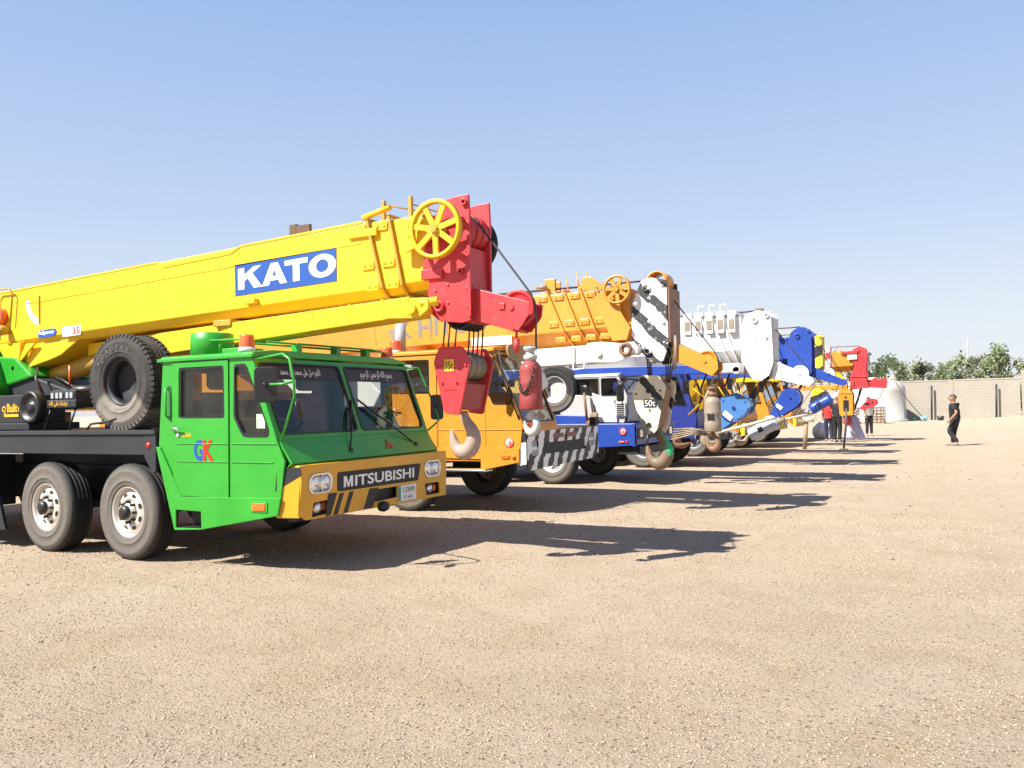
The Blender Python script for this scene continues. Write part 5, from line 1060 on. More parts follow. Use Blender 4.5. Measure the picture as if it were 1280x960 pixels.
for i, x_ in enumerate((-4.72, -4.50, -4.28, -4.06, -3.84)):
    mb = MB(); mb.box(x_, x_ + .14, 16.46, 16.60, 2.98 + .0, 3.36); mb.box(x_ - .02, x_ + .16, 16.5, 17.2, 3.33, 3.41); mb.build('section_pad', WHT, c3, .008)
    MB().box(x_ + .02, x_ + .12, 16.45, 16.465, 3.06, 3.24).build('pad_opening', BRNG, c3)
    if i in (1, 2, 3): MB().tube([(x_ + .05, 16.6, 3.38), (x_ + .05, 16.6, 3.55), (x_ + .14, 16.6, 3.56), (x_ + .16, 16.6, 3.50)], .014, 5).build('rope_hoop', WHT, c3)
h3 = [(-3.58, 3.12), (-3.50, 3.30), (-3.30, 3.38), (-3.02, 3.34), (-3.00, 2.36), (-3.08, 2.12), (-3.24, 2.01), (-3.44, 2.06), (-3.60, 2.40)]
boom_head(c3, h3, 16.5, 17.15, WHT, WHT, (-3.33, 3.18, .17), (-3.28, 2.2, .13), [(-3.5, 3.1), (-3.10, 3.2), (-3.04, 2.4), (-3.5, 2.4)], bosses=[(-3.33, 3.19, .06), (-3.10, 3.27, .05), (-3.12, 2.85, .03)])
MB().box(-3.03, -2.995, 16.54, 17.12, 2.42, 3.24).build('front_plate', GRYM, c3, .006); MB().box(-3.36, -3.22, 16.7, 16.9, 3.37, 3.44).build('top_clamp', BRN, c3, .01)
jib_tip(c3, [(-3.0, 2.40), (-2.30, 2.04), (-2.28, 1.97), (-2.38, 1.88), (-3.06, 2.06)], 16.6, 16.95, WHT, (-2.55, 2.13, .165), smat=WHT)
ropes_run(c3, (-15, 3.45), (-3.34, 3.40), (-2.55, 2.13, .17), (-2.50, 1.85), 16.8)
taper_beam(c3, (-8.6, 15.98, 2.28), (-3.75, 16.32, 2.27), .22, .17, .30, BLUE, 'stowed_jib'); MB().cyl((-3.62, 16.1, 2.22), (-3.62, 16.6, 2.22), .07, n=14).build('jib_pin', GRYM, c3)
MB().box(-4.0, -3.55, 16.1, 16.5, 2.18, 2.36).build('jib_lug', WHT, c3, .02)
for q in range(7):
    rr_ = random.Random(q + 40); xx = -4.6 + .16 * q
    MB().tube([(xx, 17.2, 2.3), (xx - .1, 17.0, 2.0 - rr_.uniform(0, .2)), (xx + rr_.uniform(-.2, .2), 17.0, 1.7), (xx - .3, 17.3, 1.35 + rr_.uniform(0, .3))], .022, 5).build('hose', [YPR, BPL, PALE][q % 3], c3)
# pulled back light blue block and its falls
P3 = [(-4.12, 1.02), (-4.02, 1.72), (-3.72, 1.80), (-3.62, 1.76), (-3.44, 1.58), (-3.50, 1.42)]
b3 = hook_block((-3.8, 16.8, .9), P3, 16.5, 17.05, [BLUL, GRYM, GRYM, BRNG, BLUD], 'light blue hook block tied back at a slant beside the rusty bottle weight', dict(o=(-4.14, 1.02), s=.42, rot=R(-55), flip=-1), [(-3.78, 1.50)], mid=dict(r=.22, box=[(-3.95, 1.5), (-3.60, 1.72), (-3.48, 1.56), (-3.9, 1.2)], bolts=[(-3.98, 1.65), (-3.55, 1.62)]))
for k in range(3): rope(b3, [(-3.20 + .02 * k, 16.62 + .14 * k, 2.1), (-3.5 + .02 * k, 16.62 + .14 * k, 1.68)], .02, BPL, 'falls')
mb = MB(); mb.plate(rrect(0, .2, 0, .1, .01), (), frame((-4.0, 16.485, 1.38), (.75, 0, -.66), (.66, 0, .75)), 0, .006); q_ = mb.build('label_plate', WPR, b3); text('50 t', frame((-3.985, 16.48, 1.385), (.75, 0, -.66), (.66, 0, .75)), .15, .06, KPR, q_, .01, .002)
mb = MB(); mb.tube([(-3.78 + .27 * math.cos(R(a)), 16.49, 1.50 + .27 * math.sin(R(a))) for a in range(190, 361, 17)], .014, 5); mb.build('guard_arc', BLUD, b3)
def strap(parent, pts, r=.022, m=PALE, n='tie_strap'): return rope(parent, pts, r, m, n)
s3 = bottle((-3.4, 16.8, .8), (-2.98, 1.22), (-3.52, .97), .13, 16.7, paint('bluish_grey_steel', (.32, .36, .42), .5, .4, rust=.2), 'grey overhaul weight slung sideways low on a pale strap, below the two blue hook blocks', BRNG, hs=.30)
strap(s3, [(-2.98, 16.7, 1.24), (-2.7, 16.9, 1.30), (-2.4, 17.2, 1.36)]); strap(s3, [(-4.1, 16.5, 1.02), (-3.6, 16.4, 1.14), (-3.0, 16.5, 1.30)], .03)
strap(s3, [(-2.9, 16.65, 1.28), (-3.1, 16.7, 1.7), (-2.55, 16.8, 1.98)], .01, ROPE, 'rope')
# rusty tackle hanging behind the cream block
tq = thing('hook_tackle', (-4.6, 16.2, .9), 'tangle of rusty hook and cables tied behind the big green and brown hook', 'tackle')
mb = MB(); hook2d(mb, (-4.55, 1.05), .42, R(-50), 16.2, -1, 12); mb.build('hook', BRN, tq)
for k in range(5): rope(tq, [(-4.9, 16.0 + .05 * k, .9 + .05 * k), (-4.5, 16.1, 1.0 + .03 * k), (-4.2, 16.2 - .04 * k, .98 + .02 * k)], .014, BRNG, 'cable')
MB().tube([(-4.12 + .11 * math.cos(a), 16.15, .95 + .11 * math.sin(a)) for a in [2 * math.pi * k / 14 for k in range(14)]], .035, 8, closed=True).build('ring', BRNG, tq)
# spare tyre with a white rim on crane 3
st = thing('spare_tyre', (-7.2, 15.9, 1.42), 'spare tyre with a white steel rim, upright on the blue carrier behind the red weight', 'tyre')
tyre_mb((-7.28, 15.72, 1.95), .50, .28).build('tyre', TYRE, st); MB().lathe((-7.28, 15.72, 1.95), [(.277, .01), (.262, .01), (.25, .13), (.2, .17), (.17, .17), (.16, .24), (0, .24)], 32).build('rim', WHTC, st)
mb = MB()
for k in range(8):
    a = 2 * math.pi * k / 8; mb.cyl((-7.28 + .155 * math.cos(a), 15.85, 1.95 + .155 * math.sin(a)), (-7.28 + .155 * math.cos(a), 15.83, 1.95 + .155 * math.sin(a)), .028, n=8)
mb.lathe((-7.28, 15.85, 1.95), [(0, 0), (.15, 0), (.15, .02)], 20); mb.tube([(-7.44, 15.85, 2.05), (-7.15, 15.84, 1.83)], .02, 5); mb.build('hole_shade', BPL, st)  # dark discs paint the shade inside the rim openings
MB().box(-7.4, -7.1, 15.75, 16.0, 1.23, 1.46).build('cradle', BLK, st, .02)

# ================================================================ CRANES 4 .. 7
def far_crane(yc, label, cm, bm_, hm, cols, end, zf, head, jib, jm, sv, roof=2.4, xf=-5.55, headw=.6, webm=None, cw=.04, topm=None, ops=True):
    r = thing('mobile_crane', (-8.5, yc, 0), label, 'crane', 'mobile cranes parked in a row'); a0, a1 = yc - 1.3, yc + 1.3
    cab(r, dict(y0=a0, y1=a1, mat=cm, fmat=cm, side=[(xf - 2.2, roof), (xf - 2.2, .75), (xf - .08, .75), (xf, 1.2), (xf - .04, 1.4), (xf - .42, roof)],
        wins=[[(xf - 1.95, 1.65), (xf - 1.25, 1.65), (xf - 1.25, roof - .12), (xf - 1.95, roof - .12)], [(xf - 1.0, 1.6), (xf - .25, 1.55), (xf - .48, roof - .12), (xf - 1.0, roof - .12)]],
        door=[(xf - 2.05, .9), (xf - 1.15, .9), (xf - 1.15, roof - .05), (xf - 2.05, roof - .05)], handle=(xf - 2.0, 1.45), fb=(xf - .04, 1.4), ft=(xf - .42, roof - .01), hood=[(xf + .03, 1.15), (xf - .03, .7)], roof=(xf - 2.22, xf - .44, roof, roof), back=xf - 2.15, floor=.9))
    bq = MB().box(xf + .02, xf + .16, a0, a1, .62, 1.0).build('bumper', YZEB if cm is not BLUD else BLK, r, .02)
    for y_ in (a0 + .35, a1 - .35): MB().lathe((xf + .16, y_, .84), [(0, .03), (.06, .025), (.085, 0)], 16, (1, 0, 0)).build('headlight', LENS, bq)
    chassis(r, -15, xf - 2.25, a0, a1, 1.4, BLK); axles(r, (xf - 1.4, xf - 2.9, -14), a0, a1, 'grey', .98); turret(r, yc, bm_)
    y0, y1 = yc - .4, yc + .4
    boom(r, dict(y0=y0, y1=y1, x0=-15, zf=zf, cols=cols, end=end, mat=bm_, cmat=topm or bm_, ch=.24, cy=.15, pads=0, cw=cw))
    cx_ = sum(p[0] for p in head) / len(head); zt = max(p[1] for p in head); zb = min(p[1] for p in head); xr = max(p[0] for p in head)
    boom_head(r, head, y0, y0 + headw, hm, webm or hm, (cx_, zt - .2, .16), (cx_, zb + .18, .12), [(cx_ - .15, zt - .25), (xr - .06, zt - .2), (xr - .06, zb + .35), (cx_ - .15, zb + .4)], bosses=[(cx_ - .03, zt - .22, .06), (xr - .06, zt - .13, .03)])
    jib_tip(r, jib, y0 + .12, y0 + .42, jm, sv, smat=WHT if jm is BLUE else jm)
    beacon(r, xf - 1.9, a0 + .3, roof + .05); mirror(r, [(xf - .4, a0, roof - .1), (xf - .2, a0 - .2, roof - .1), (xf - .05, a0 - .18, 1.5)], (xf - .2, a0 - .2, roof - .4), .16, .32, BLK, .9)
    for q in range(5):
        rr_ = random.Random(int(yc * 10) + q); xx = xr - .45 - .3 * q; zz = zb + .25
        MB().tube([(xx, y0 + .1, zz + .3), (xx - .12, y0 - .05, zz - rr_.uniform(.05, .3)), (xx - .3, y0 - .02, zz - rr_.uniform(.1, .4)), (xx - .5, y0 + .1, zz + .25)], .018, 5).build('hose', BPL, r)
    for q in range(4):
        xx = cols[0][0] - .5 + q * .28; MB().tube([(xx, y0 + .1, zt - .1), (xx, y0 + .1, zt + .07), (xx + .07, y0 + .1, zt + .08), (xx + .08, y0 + .1, zt + .02)], .012, 5).build('rope_hoop', bm_, r)
    MB().box(xf - 1.6, xf - .6, a0 - .02, a0 + .0, 1.08, 1.12).build('trim_strip', YPR, r); gb_ = MB().box(xf - 4.2, xf - 2.6, a0 + .02, a0 + .5, .7, 1.2).build('tool_box', BLK, r, .01)
    taper_beam(r, (-8.5, y0 - .15, zb + .08), (xr - .75, y0 - .12, zb + .12), .2, .17, .25, bm_)
    ropes_run(r, (-15, zt + .02), (cx_, zt + .01), sv, (sv[0] + sv[2] * .9, sv[1] - .2), y0 + .25)
    return r, y0
def zfl(b, t_): return lambda x: (b + .008 * (x + 4), t_ + .012 * (x + 4))
c4, y4 = far_crane(21.6, 'mobile crane with a plain blue boom, tall blue boom head and blue jib tip', BLUD, BLUE, BLUE, [(-4.45, -4.0), (-4.25, -3.87), (-4.05, -3.74), (-3.85, -3.62)], (-3.52, -3.50), zfl(2.45, 3.22),
    [(-3.52, 3.02), (-3.42, 3.30), (-3.25, 3.42), (-3.08, 3.40), (-2.95, 3.28), (-2.96, 2.30), (-3.02, 2.2), (-3.46, 2.2), (-3.52, 2.30)], [(-2.96, 2.44), (-2.24, 2.09), (-2.20, 2.02), (-2.30, 1.96), (-2.98, 2.18)], BLUE, (-2.6, 2.25, .14))
for x_ in (-4.1, -3.9, -3.7):
    MB().lathe((x_, y4 - .02, 3.2), [(0, -.03), (.05, -.03), (.06, 0), (.05, .03)], 12).build('roller', BLUD, c4)
    MB().box(x_ - .03, x_ + .03, y4 - .03, y4, 2.5, 2.58).build('wear_pad', WHT, c4)
c5, y5 = far_crane(26.2, 'mobile crane whose boom head carries bold yellow and black diagonal stripes', ORG, YEL, YZEB, [(-4.6, -4.2), (-4.3, -3.95)], (-3.8, -3.75), zfl(2.6, 3.4),
    [(-3.95, 3.35), (-3.85, 3.56), (-3.55, 3.60), (-3.30, 3.52), (-3.32, 2.45), (-3.45, 2.2), (-3.8, 2.25), (-3.95, 2.6)], [(-3.3, 2.5), (-2.75, 2.25), (-2.75, 2.12), (-3.3, 2.25)], YEL, (-2.92, 2.3, .13), webm=YZEB, roof=2.55)
MB().box(-3.33, -3.295, y5 + .0, y5 + .6, 2.45, 3.50).build('front_plate', YZEB, c5, .005)
c6, y6 = far_crane(30.8, 'mobile crane with red and white striped boom head between the yellow striped and orange booms', ORG, WHT, RWHT, [(-4.8, -4.4), (-4.5, -4.15)], (-4.1, -4.05), zfl(2.7, 3.35),
    [(-4.2, 3.4), (-4.05, 3.58), (-3.85, 3.56), (-3.65, 3.44), (-3.66, 2.6), (-3.8, 2.4), (-4.1, 2.45), (-4.2, 2.7)], [(-3.64, 2.55), (-3.2, 2.35), (-3.2, 2.22), (-3.64, 2.3)], WHT, (-3.35, 2.36, .12), webm=RWHT, roof=2.5)
MB().box(-3.67, -3.635, y6 + .0, y6 + .6, 2.6, 3.44).build('front_plate', RWHT, c6, .005)
c7, y7 = far_crane(35.4, 'farthest mobile crane with orange boom sections, red boom head and red jib tip', ORG, ORG, RED, [(-4.3, -3.85), (-4.05, -3.62), (-3.82, -3.45)], (-3.4, -3.35), zfl(2.75, 3.55),
    [(-3.42, 3.3), (-3.35, 3.6), (-3.1, 3.72), (-2.88, 3.6), (-2.84, 3.3), (-2.92, 2.55), (-2.80, 2.12), (-3.5, 2.02), (-3.46, 2.6), (-3.3, 2.9)], [(-2.85, 2.40), (-2.20, 2.42), (-2.16, 2.3), (-2.22, 2.05), (-2.85, 2.1)], RED, (-2.6, 2.35, .12), roof=2.5)
mb = MB(); mb.plate([(-3.8, 3.42), (-3.2, 3.42), (-3.1, 3.55), (-3.75, 3.52)], (), 'xz', y7 - .05, y7 + .0); mb.build('latch_arm', RED, c7, .01); MB().box(-3.5, -2.78, y7 - .04, y7 + .0, 2.06, 2.14).build('head_rib', RED, c7, .01); MB().box(-3.48, -2.85, y7 - .03, y7, 2.5, 2.55).build('head_rib', RED, c7, .01)
MB().box(-3.55, -3.2, y7 - .06, y7 - .02, 3.2, 3.38).build('pale_plate', WHTC, c7, .006)
# their blocks and weights
P4 = [(-3.98, 1.30), (-3.78, 1.21), (-3.30, 1.50), (-3.24, 1.72), (-3.36, 1.93), (-3.62, 1.95)]
b4 = hook_block((-3.6, 21.5, 1.1), P4, 21.2, 21.75, [BLUE, BLUD, GRYM, GRYM, BLUD], 'dark blue hook block tied back at a slant under the blue boom', dict(o=(-3.90, 1.24), s=.34, rot=R(-48), flip=-1), [(-3.48, 1.70)], mid=dict(r=.2, bolts=[(-3.35, 1.8)]))
MB().plate(rrect(0, .17, 0, .09, .01), (), frame((-3.84, 21.185, 1.50), (.8, 0, -.6), (.6, 0, .8)), 0, .006).build('label_plate', WPR, b4)
for k in range(3): rope(b4, [(-3.1 + .03 * k, 21.3 + .12 * k, 2.25), (-3.3, 21.3 + .12 * k, 1.9)], .014, ROPE, 'falls')
s4 = bottle((-2.8, 21.6, 1.3), (-2.55, 1.68), (-3.05, 1.40), .13, 21.5, BLUE, 'bright blue overhaul weight slung sideways beside the standing person', WHT, hs=.24)
strap(s4, [(-2.53, 21.5, 1.7), (-2.45, 21.5, 1.85), (-2.38, 21.5, 2.02)], .01, ROPE, 'rope'); strap(s4, [(-4.0, 21.4, 1.1), (-3.5, 21.4, 1.22), (-3.1, 21.4, 1.36)], .028); strap(s4, [(-3.42, 21.15, 1.25), (-3.15, 21.1, 1.6), (-2.9, 21.3, 2.0)], .009, ROPE, 'rope')
P5 = [(-3.75, 1.35), (-3.6, 1.25), (-3.2, 1.62), (-3.22, 1.85), (-3.42, 2.0), (-3.62, 1.95)]
b5 = hook_block((-3.5, 26, 1.2), P5, 25.9, 26.4, [YZEB, YEL, GRYM, WHT, BLK], 'yellow and black striped hook block hanging behind the blue weight', dict(o=(-3.68, 1.3), s=.34, rot=R(-40), flip=-1), [(-3.42, 1.78)], mid=dict(r=.18))
P6 = [(-3.36, 2.0), (-3.05, 2.0), (-2.96, 1.8), (-2.98, 1.1), (-3.40, 1.1), (-3.44, 1.8)]
b6 = hook_block((-3.2, 30.8, 1.0), P6, 30.5, 31.1, [ORG, YELD, BRNG, RED, BLK], 'orange yellow hook block with a dark slot hanging right behind the standing person', dict(o=(-3.18, 1.1), s=.36), [(-3.19, 1.72)], mid=dict(r=.2))
MB().box(-3.27, -3.10, 30.485, 30.5, 1.25, 1.62).build('slot', BPL, b6); MB().box(-3.41, -2.98, 30.48, 30.5, 1.84, 1.9).build('rib', YELD, b6, .005)
for k in range(3): rope(b6, [(-3.3 + .08 * k, 30.7, 2.2), (-3.3 + .08 * k, 30.7, 1.95)], .015, ROPE, 'falls')
P7 = [(-3.20, 1.28), (-3.05, 1.22), (-2.64, 1.36), (-2.52, 1.50), (-2.60, 1.64), (-2.84, 1.68)]
b7 = hook_block((-2.9, 35.3, 1.2), P7, 35.1, 35.6, [RED, RED, REDF, WHT, BLK], 'red hook block pulled sideways under the red jib tip, in front of the cages', dict(o=(-3.15, 1.22), s=.36, rot=R(-40), flip=-1), [(-2.72, 1.52)], mid=dict(r=.13))
MB().plate(rrect(-3.0, -2.8, 1.42, 1.5, .03), (), 'xz', 35.085, 35.1).build('slot', BPL, b7)
rope(b7, [(-3.1, 35.2, 2.1), (-3.25, 35.2, 1.6), (-3.4, 35.2, 1.2)], .05, BPL, 'hose'); rope(b7, [(-2.3, 35.2, 2.1), (-2.45, 35.2, 1.7), (-2.55, 35.2, 1.6)], .012, ROPE, 'rope')
# clutter between the far cranes
for lb, (x_, y_, z_), s_, m_ in (('big white round sack lying between the far cranes', (-5.0, 38.0, .36), (.36, .25, .36), WHT), ('smaller white sack leaning on the big round one', (-4.65, 38.3, .7), (.26, .2, .42), WHTC)):
    mb = MB(); vs = []
    mb.lathe((x_, y_, z_), [(0, -s_[2]), (s_[0] * .8, -s_[2] * .9), (s_[0], -s_[2] * .3), (s_[0] * .9, s_[2] * .3), (s_[0] * .45, s_[2] * .8), (s_[0] * .15, s_[2]), (0, s_[2])], 14, (0, 0, 1))
    mb.v = [(a + .05 * noise.noise(Vector((a * 5, b * 5, c * 5))), b + .05 * noise.noise(Vector((a * 6, b * 4, c * 7))), c + .04 * noise.noise(Vector((a * 5, b * 7, c * 3)))) for a, b, c in mb.v]; tag(mb.build('sack', m_), lb, 'sack')
pd = thing('wooden_prop', (-4.35, 29.5, 0), 'weathered wooden prop standing on the ground under the blue weight', 'prop'); MB().tube([(-4.42, 29.5, 0), (-4.34, 29.5, .9)], .07, 7).build('post', WOOD, pd); MB().box(-4.6, -4.1, 29.4, 29.6, .9, 1.0).build('top_board', WOOD, pd, .01)
ms = thing('marker_post', (-3.15, 29.3, 0), 'thin dark post on a small foot standing beside the person in black', 'post'); MB().tube([(-3.17, 29.3, 0.02), (-3.08, 29.3, .8), (-3.05, 29.3, 1.35)], .035, 7).build('shaft', simple('dark_post_wood', (.08, .06, .05)), ms); MB().box(-3.3, -3.04, 29.2, 29.4, 0, .035).build('foot', simple('dark_post_wood', (.08, .06, .05)), ms, .01)
# ================================================================ PEOPLE
def skin(name, V, Ed, rad, mat, parent, sub=2):
    me = bpy.data.meshes.new(name); o_ = OG[parent.name]; me.from_pydata([tuple(Vector(v)) for v in V], Ed, []); me.update()
    o = bpy.data.objects.new(name, me); COL.objects.link(o); o.parent = parent
    sk = o.modifiers.new('skin', 'SKIN'); me.skin_vertices.new() if not me.skin_vertices else None
    for i, r in enumerate(rad): me.skin_vertices[0].data[i].radius = r if isinstance(r, tuple) else (r, r)
    me.skin_vertices[0].data[0].use_root = True; sk.use_smooth_shade = True
    ss = o.modifiers.new('sub', 'SUBSURF'); ss.levels = sub; ss.render_levels = sub; me.materials.append(mat); return o
SKIN = simple('skin', (.33, .17, .10), .55); SHIRT = simple('black_cloth', (.014, .014, .017), .85); HAIR = simple('hair', (.02, .015, .012), .8); SHOE = simple('grey_shoe', (.25, .22, .2), .7)
def person(loc, yaw, label, J, shirt, trousers, shoes, hair=HAIR, cap=None, vest=None):
    """J: joints in the person's own frame (x = forward, y = left, z up)"""
    r = thing('person', loc, label, 'person'); r.rotation_euler = (0, 0, yaw)
    n = ['pel', 'sp1', 'chest', 'neck', 'headb', 'headm', 'headt']; idx = {k: i for i, k in enumerate(J)}
    Ed = [('pel', 'sp1'), ('sp1', 'chest'), ('chest', 'neck'), ('neck', 'headb'), ('headb', 'headm'), ('headm', 'headt')]
    for s in 'lr': Ed += [('chest', s + 'sh'), (s + 'sh', s + 'el'), (s + 'el', s + 'wr'), (s + 'wr', s + 'pm'), ('pel', s + 'hp'), (s + 'hp', s + 'kn'), (s + 'kn', s + 'an'), (s + 'an', s + 'to')]
    RD = dict(pel=(.105, .09), sp1=(.115, .095), chest=(.14, .10), neck=.052, headb=(.075, .085), headm=(.10, .115), headt=(.085, .095), sh=.042, el=.043, wr=.028, pm=(.035, .018), hp=.07, kn=.055, an=.042, to=.035)
    def rd(k, g=0):
        v = RD.get(k, RD.get(k[1:])); return (v[0] + g, v[1] + g) if isinstance(v, tuple) else v + g
    names = list(J); skin('body', [J[k] for k in names], [(idx[a], idx[b]) for a, b in Ed], [rd(k) for k in names], SKIN, r)
    def sub(nm, keys, ed, g, mat, mids=()):
        ks = list(keys); ii = {k: i for i, k in enumerate(ks)}; return skin(nm, [P_[k] for k in ks], [(ii[a], ii[b]) for a, b in ed], [R_[k] for k in ks], mat, r)
    P_ = {k: Vector(v) for k, v in J.items()}; R_ = {k: rd(k, .018) for k in J}
    for s in 'lr':
        P_[s + 'sl'] = P_[s + 'sh'].lerp(P_[s + 'el'], .72); R_[s + 'sl'] = .062; R_[s + 'sh'] = .095
        P_[s + 'hm'] = P_[s + 'kn'].lerp(P_[s + 'an'], 1.0); R_[s + 'hm'] = .062; R_[s + 'kn'] = .078; R_[s + 'hp'] = .108
    P_['hem'] = P_['pel'] + Vector((0, 0, -.02)); R_['hem'] = (.185, .16); P_['wst'] = P_['pel'] + Vector((0, 0, .12)); R_['wst'] = (.155, .135); R_['pel'] = (.17, .15)
    for s in 'lr': P_[s + 'hp'] = P_[s + 'hp'] - Vector((0, 0, .07)); R_[s + 'hp'] = .10; P_['col'] = P_['chest'].lerp(P_['neck'], .75); R_['col'] = .085; R_['sp1'] = (.165, .15); R_['chest'] = (.183, .143)
    sub('shirt', ['sp1', 'hem', 'chest', 'col', 'lsh', 'lsl', 'rsh', 'rsl'], [('hem', 'sp1'), ('sp1', 'chest'), ('chest', 'col'), ('chest', 'lsh'), ('lsh', 'lsl'), ('chest', 'rsh'), ('rsh', 'rsl')], 0, shirt)
    sub('trousers', ['wst', 'pel', 'lhp', 'lkn', 'lhm', 'rhp', 'rkn', 'rhm'], [('wst', 'pel'), ('pel', 'lhp'), ('lhp', 'lkn'), ('lkn', 'lhm'), ('pel', 'rhp'), ('rhp', 'rkn'), ('rkn', 'rhm')], 0, trousers)
    for s in 'lr':
        a, t = P_[s + 'an'], P_[s + 'to']; d = (t - a); d.z = 0; h = a - d * .35; skin('shoe', [(h.x, h.y, t.z + .01), tuple(a.lerp(t, .3) - Vector((0, 0, .02))), tuple(t), tuple(t + d * .35)], [(0, 1), (1, 2), (2, 3)], [.042, .05, .048, .028], shoes, r)
        # fingers and thumb
        w_, m_ = P_[s + 'wr'], P_[s + 'pm']; d = (m_ - w_).normalized(); sd = Vector((1, 0, 0)); cu = Vector((0, -1 if s == 'l' else 1, 0))
        for k, (off, ln) in enumerate(((-.028, .06), (-.009, .072), (.010, .068), (.028, .054))):
            q = m_ + sd * off + d * .012; skin('finger', [tuple(q), tuple(q + d * ln * .5 + cu * .006), tuple(q + d * ln * .85 + cu * .028)], [(0, 1), (1, 2)], [.010, .0095, .008], SKIN, r, 1)
        q = w_.lerp(m_, .35) + sd * .028; skin('thumb', [tuple(q), tuple(q + sd * .022 + d * .03), tuple(q + sd * .024 + d * .058)], [(0, 1), (1, 2)], [.012, .011, .009], SKIN, r, 1)
    hd_ = P_['headm']; f_ = J['face']if 'face' in J else None
    return r, P_
def head_bits(r, P_, hdg, hair, cap=None, beard=False):
    """hair, ears, nose, eyes; hdg is the heading of the face in the person's frame"""
    c = (P_['headm'] + P_['headb']) / 2 + Vector((0, 0, .03)); F_ = Vector((math.cos(hdg), math.sin(hdg), 0)); S_ = Vector((-F_.y, F_.x, 0)); o_ = Vector()
    def at(f, s, z): return tuple(c + F_ * f + S_ * s + Vector((0, 0, z)))
    top = P_['headt']
    bm_ = bmesh.new(); bmesh.ops.create_icosphere(bm_, subdivisions=3, radius=1)
    vs = [v for v in bm_.verts if (v.co.z > .12 or (v.co.x < -.25 and v.co.z > -.45))]; bmesh.ops.delete(bm_, geom=[v for v in bm_.verts if v not in vs], context='VERTS')
    mb = MB(); mb.add([at(v.co.x * .100 - .012, v.co.y * .088, .03 + v.co.z * .112) for v in bm_.verts], [tuple(x.index for x in f.verts) for f in (bm_.verts.index_update() or bm_.faces)], True); bm_.free()
    o = mb.build('hair', hair, None); o.parent = r
    mb = MB(); mb.tube([at(.092, 0, .045), at(.118, 0, .005), at(.098, 0, -.005)], None, 6, radii=[.010, .017, .012]); o = mb.build('nose', SKIN, None); o.parent = r
    for s in (-1, 1):
        o = MB().lathe(at(-.005, s * .085, .02), [(0, -.02), (.018, -.01), (.022, .0), (.012, .015), (0, .015)], 8, tuple(S_ * s)).build('ear', SKIN, None); o.parent = r
        o = MB().lathe(at(.088, s * .032, .035), [(0, .008), (.009, .004), (.012, -.004)], 8, tuple(F_)).build('eye', BPL, None); o.parent = r
    o = MB().tube([at(.088, -.024, -.045), at(.095, 0, -.047), at(.088, .024, -.045)], .006, 5).build('mouth', simple('lips', (.25, .09, .07)), None); o.parent = r
    if cap:
        o = MB().lathe(at(-.005, 0, .075), [(.112, -.02), (.115, .01), (.10, .055), (.06, .085), (0, .092)], 18, (0, 0, 1)).build('cap', cap, None); o.parent = r
        o = MB().plate([(-.07, .08), (.07, .08), (.06, .17), (0, .19), (-.06, .17)], (), lambda a, b, d: at(b, a, .062 + d), 0, .012).build('cap_peak', cap, None); o.parent = r
H_ = 1.0
J1 = dict(pel=(0, 0, .93), sp1=(.01, 0, 1.08), chest=(.02, 0, 1.30), neck=(.03, 0, 1.46), headb=(.05, 0, 1.54), headm=(.05, 0, 1.62), headt=(.045, 0, 1.69),
    lsh=(.02, .19, 1.38), lel=(-.10, .25, 1.12), lwr=(.06, .27, .90), lpm=(.10, .27, .83), rsh=(.02, -.19, 1.38), rel=(.03, -.25, 1.12), rwr=(.12, -.26, .90), rpm=(.15, -.26, .83),
    lhp=(0, .09, .88), lkn=(.14, .09, .50), lan=(-.06, .09, .12), lto=(.06, .09, .04), rhp=(0, -.09, .88), rkn=(.06, -.09, .48), ran=(.10, -.09, .09), rto=(.24, -.09, .035))
man, PP = person((.09, 32.2, 0), R(168), 'heavy set man in black t-shirt and black trousers walking alone across the open yard', J1, SHIRT, SHIRT, SHOE)
head_bits(man, PP, R(15), simple('cropped_hair', (.06, .045, .04), .8)); man.scale = (1.22, 1.25, 1.0)
J2 = dict(pel=(0, 0, .93), sp1=(.0, 0, 1.08), chest=(.0, 0, 1.30), neck=(.01, 0, 1.46), headb=(.03, 0, 1.54), headm=(.035, 0, 1.62), headt=(.03, 0, 1.69),
    lsh=(.0, .17, 1.38), lel=(.02, .21, 1.12), lwr=(.16, .20, .92), lpm=(.20, .20, .86), rsh=(.0, -.17, 1.38), rel=(.0, -.22, 1.12), rwr=(.14, -.20, .92), rpm=(.18, -.20, .86),
    lhp=(0, .09, .88), lkn=(.02, .10, .50), lan=(.0, .11, .09), lto=(.13, .12, .035), rhp=(0, -.09, .88), rkn=(.03, -.09, .49), ran=(-.02, -.09, .09), rto=(.11, -.10, .035))
p2, PP2 = person((-3.93, 34.4, 0), R(60), 'person in black clothes and a pale cap standing by the blue overhaul weight', J2, SHIRT, SHIRT, SHOE)
head_bits(p2, PP2, R(10), HAIR, WHTC); p2.scale = (1.1, 1.1, 1.07)
p3_, PP3 = person((-4.35, 35.3, 0), R(100), 'person in a bright red shirt half hidden behind the person in black', J2, simple('red_cloth', (.60, .03, .03), .85), simple('navy_cloth', (.02, .025, .05), .9), SHOE)
head_bits(p3_, PP3, R(10), HAIR)
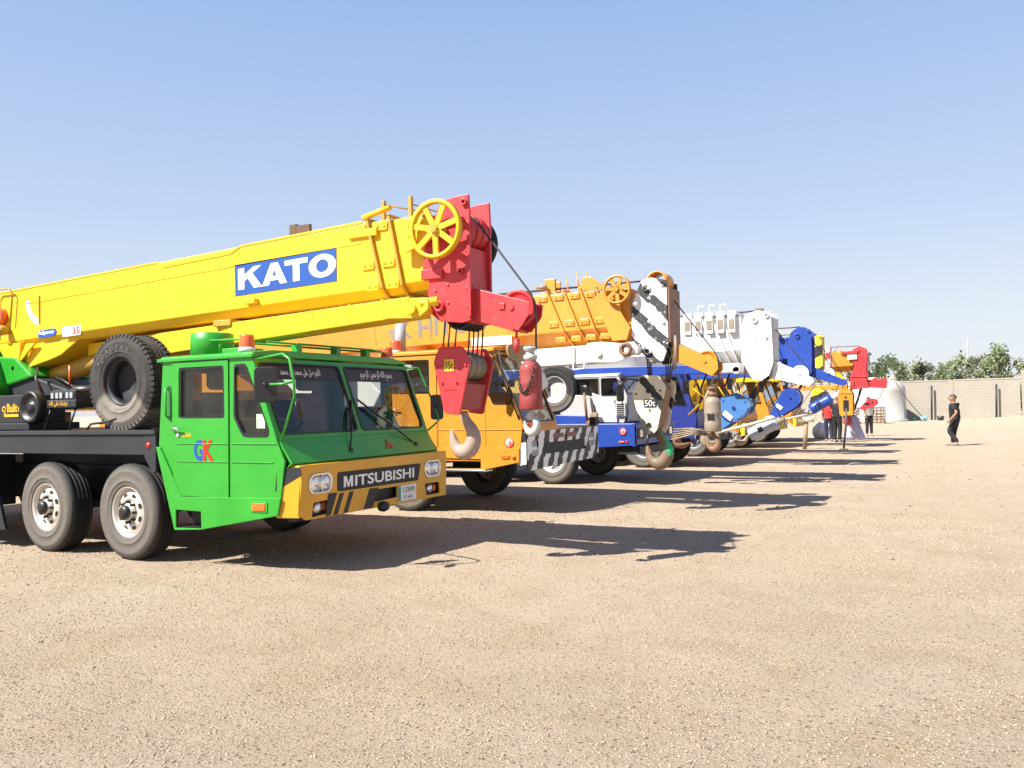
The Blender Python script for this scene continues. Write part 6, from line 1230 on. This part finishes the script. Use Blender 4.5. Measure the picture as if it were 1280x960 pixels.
p4_, PP4 = person((-3.3, 40.5, 0), R(-60), 'distant person in grey clothes standing under the red jib near the cages', J2, simple('grey_cloth', (.25, .25, .24), .9), SHIRT, SHOE)
head_bits(p4_, PP4, R(10), HAIR)
# pale lilac cloth sack hanging at the side of the person in black
mb = MB(); g_ = []
for i in range(9):
    for j in range(9):
        u, v = i / 8, j / 8; ww = .25 + .28 * (1 - v) ; x = -3.12 + (u - .45) * 2 * ww * .62 + .08 * (1 - v); z = .25 + .85 * v; y = 31.2 + .08 * math.sin(u * 14 + v * 4) * (.4 + .6 * (1 - v)); g_.append((x, y - .12 * math.sin(u * math.pi) * math.sin(v * math.pi * .8 + .3), z))
gb = [(x, y + .32, z) for x, y, z in g_]; fs = [(i * 9 + j, (i + 1) * 9 + j, (i + 1) * 9 + j + 1, i * 9 + j + 1) for i in range(8) for j in range(8)]
bd_ = [i * 9 for i in range(9)] + [72 + j for j in range(1, 9)] + [i * 9 + 8 for i in range(7, -1, -1)] + [j for j in range(7, 0, -1)]
mb.add(g_ + gb, fs + [tuple(q + 81 for q in reversed(f)) for f in fs] + [(bd_[k], bd_[(k + 1) % len(bd_)], bd_[(k + 1) % len(bd_)] + 81, bd_[k] + 81) for k in range(len(bd_))], True)
sk_ = thing('cloth_sack', (-3.05, 31.2, 0), 'pale lilac cloth sack slung from the orange hook block beside the person in black', 'sack'); mb.build('cloth', simple('lilac_cloth', (.40, .40, .53), .9), sk_)
MB().tube([(-3.15, 31.3, 1.08), (-3.15, 31.2, 1.18), (-3.05, 31.2, 1.08)], .03, 5).build('knot', REDF, sk_)
# small twigs and scraps lying on the yard
for lb, P_, n_ in (('dark dry twig lying on the sand at the lower right', (-.55 + 1.1, 5.35 + 1.2), 3), ('small scrap of dark rag right of the twig', (1.1, 6.7), 2)):
    q = MB(); x_, y_ = P_
    for k in range(n_): q.tube([(x_ + .02 * k, y_, ground_h(x_, y_) + .012), (x_ + .06 + .02 * k, y_ + .02 * k, ground_h(x_, y_) + .02), (x_ + .12, y_ + .03 - .03 * k, ground_h(x_, y_) + .01)], .006, 5)
    tag(q.build('twig', BPL), lb, 'litter')
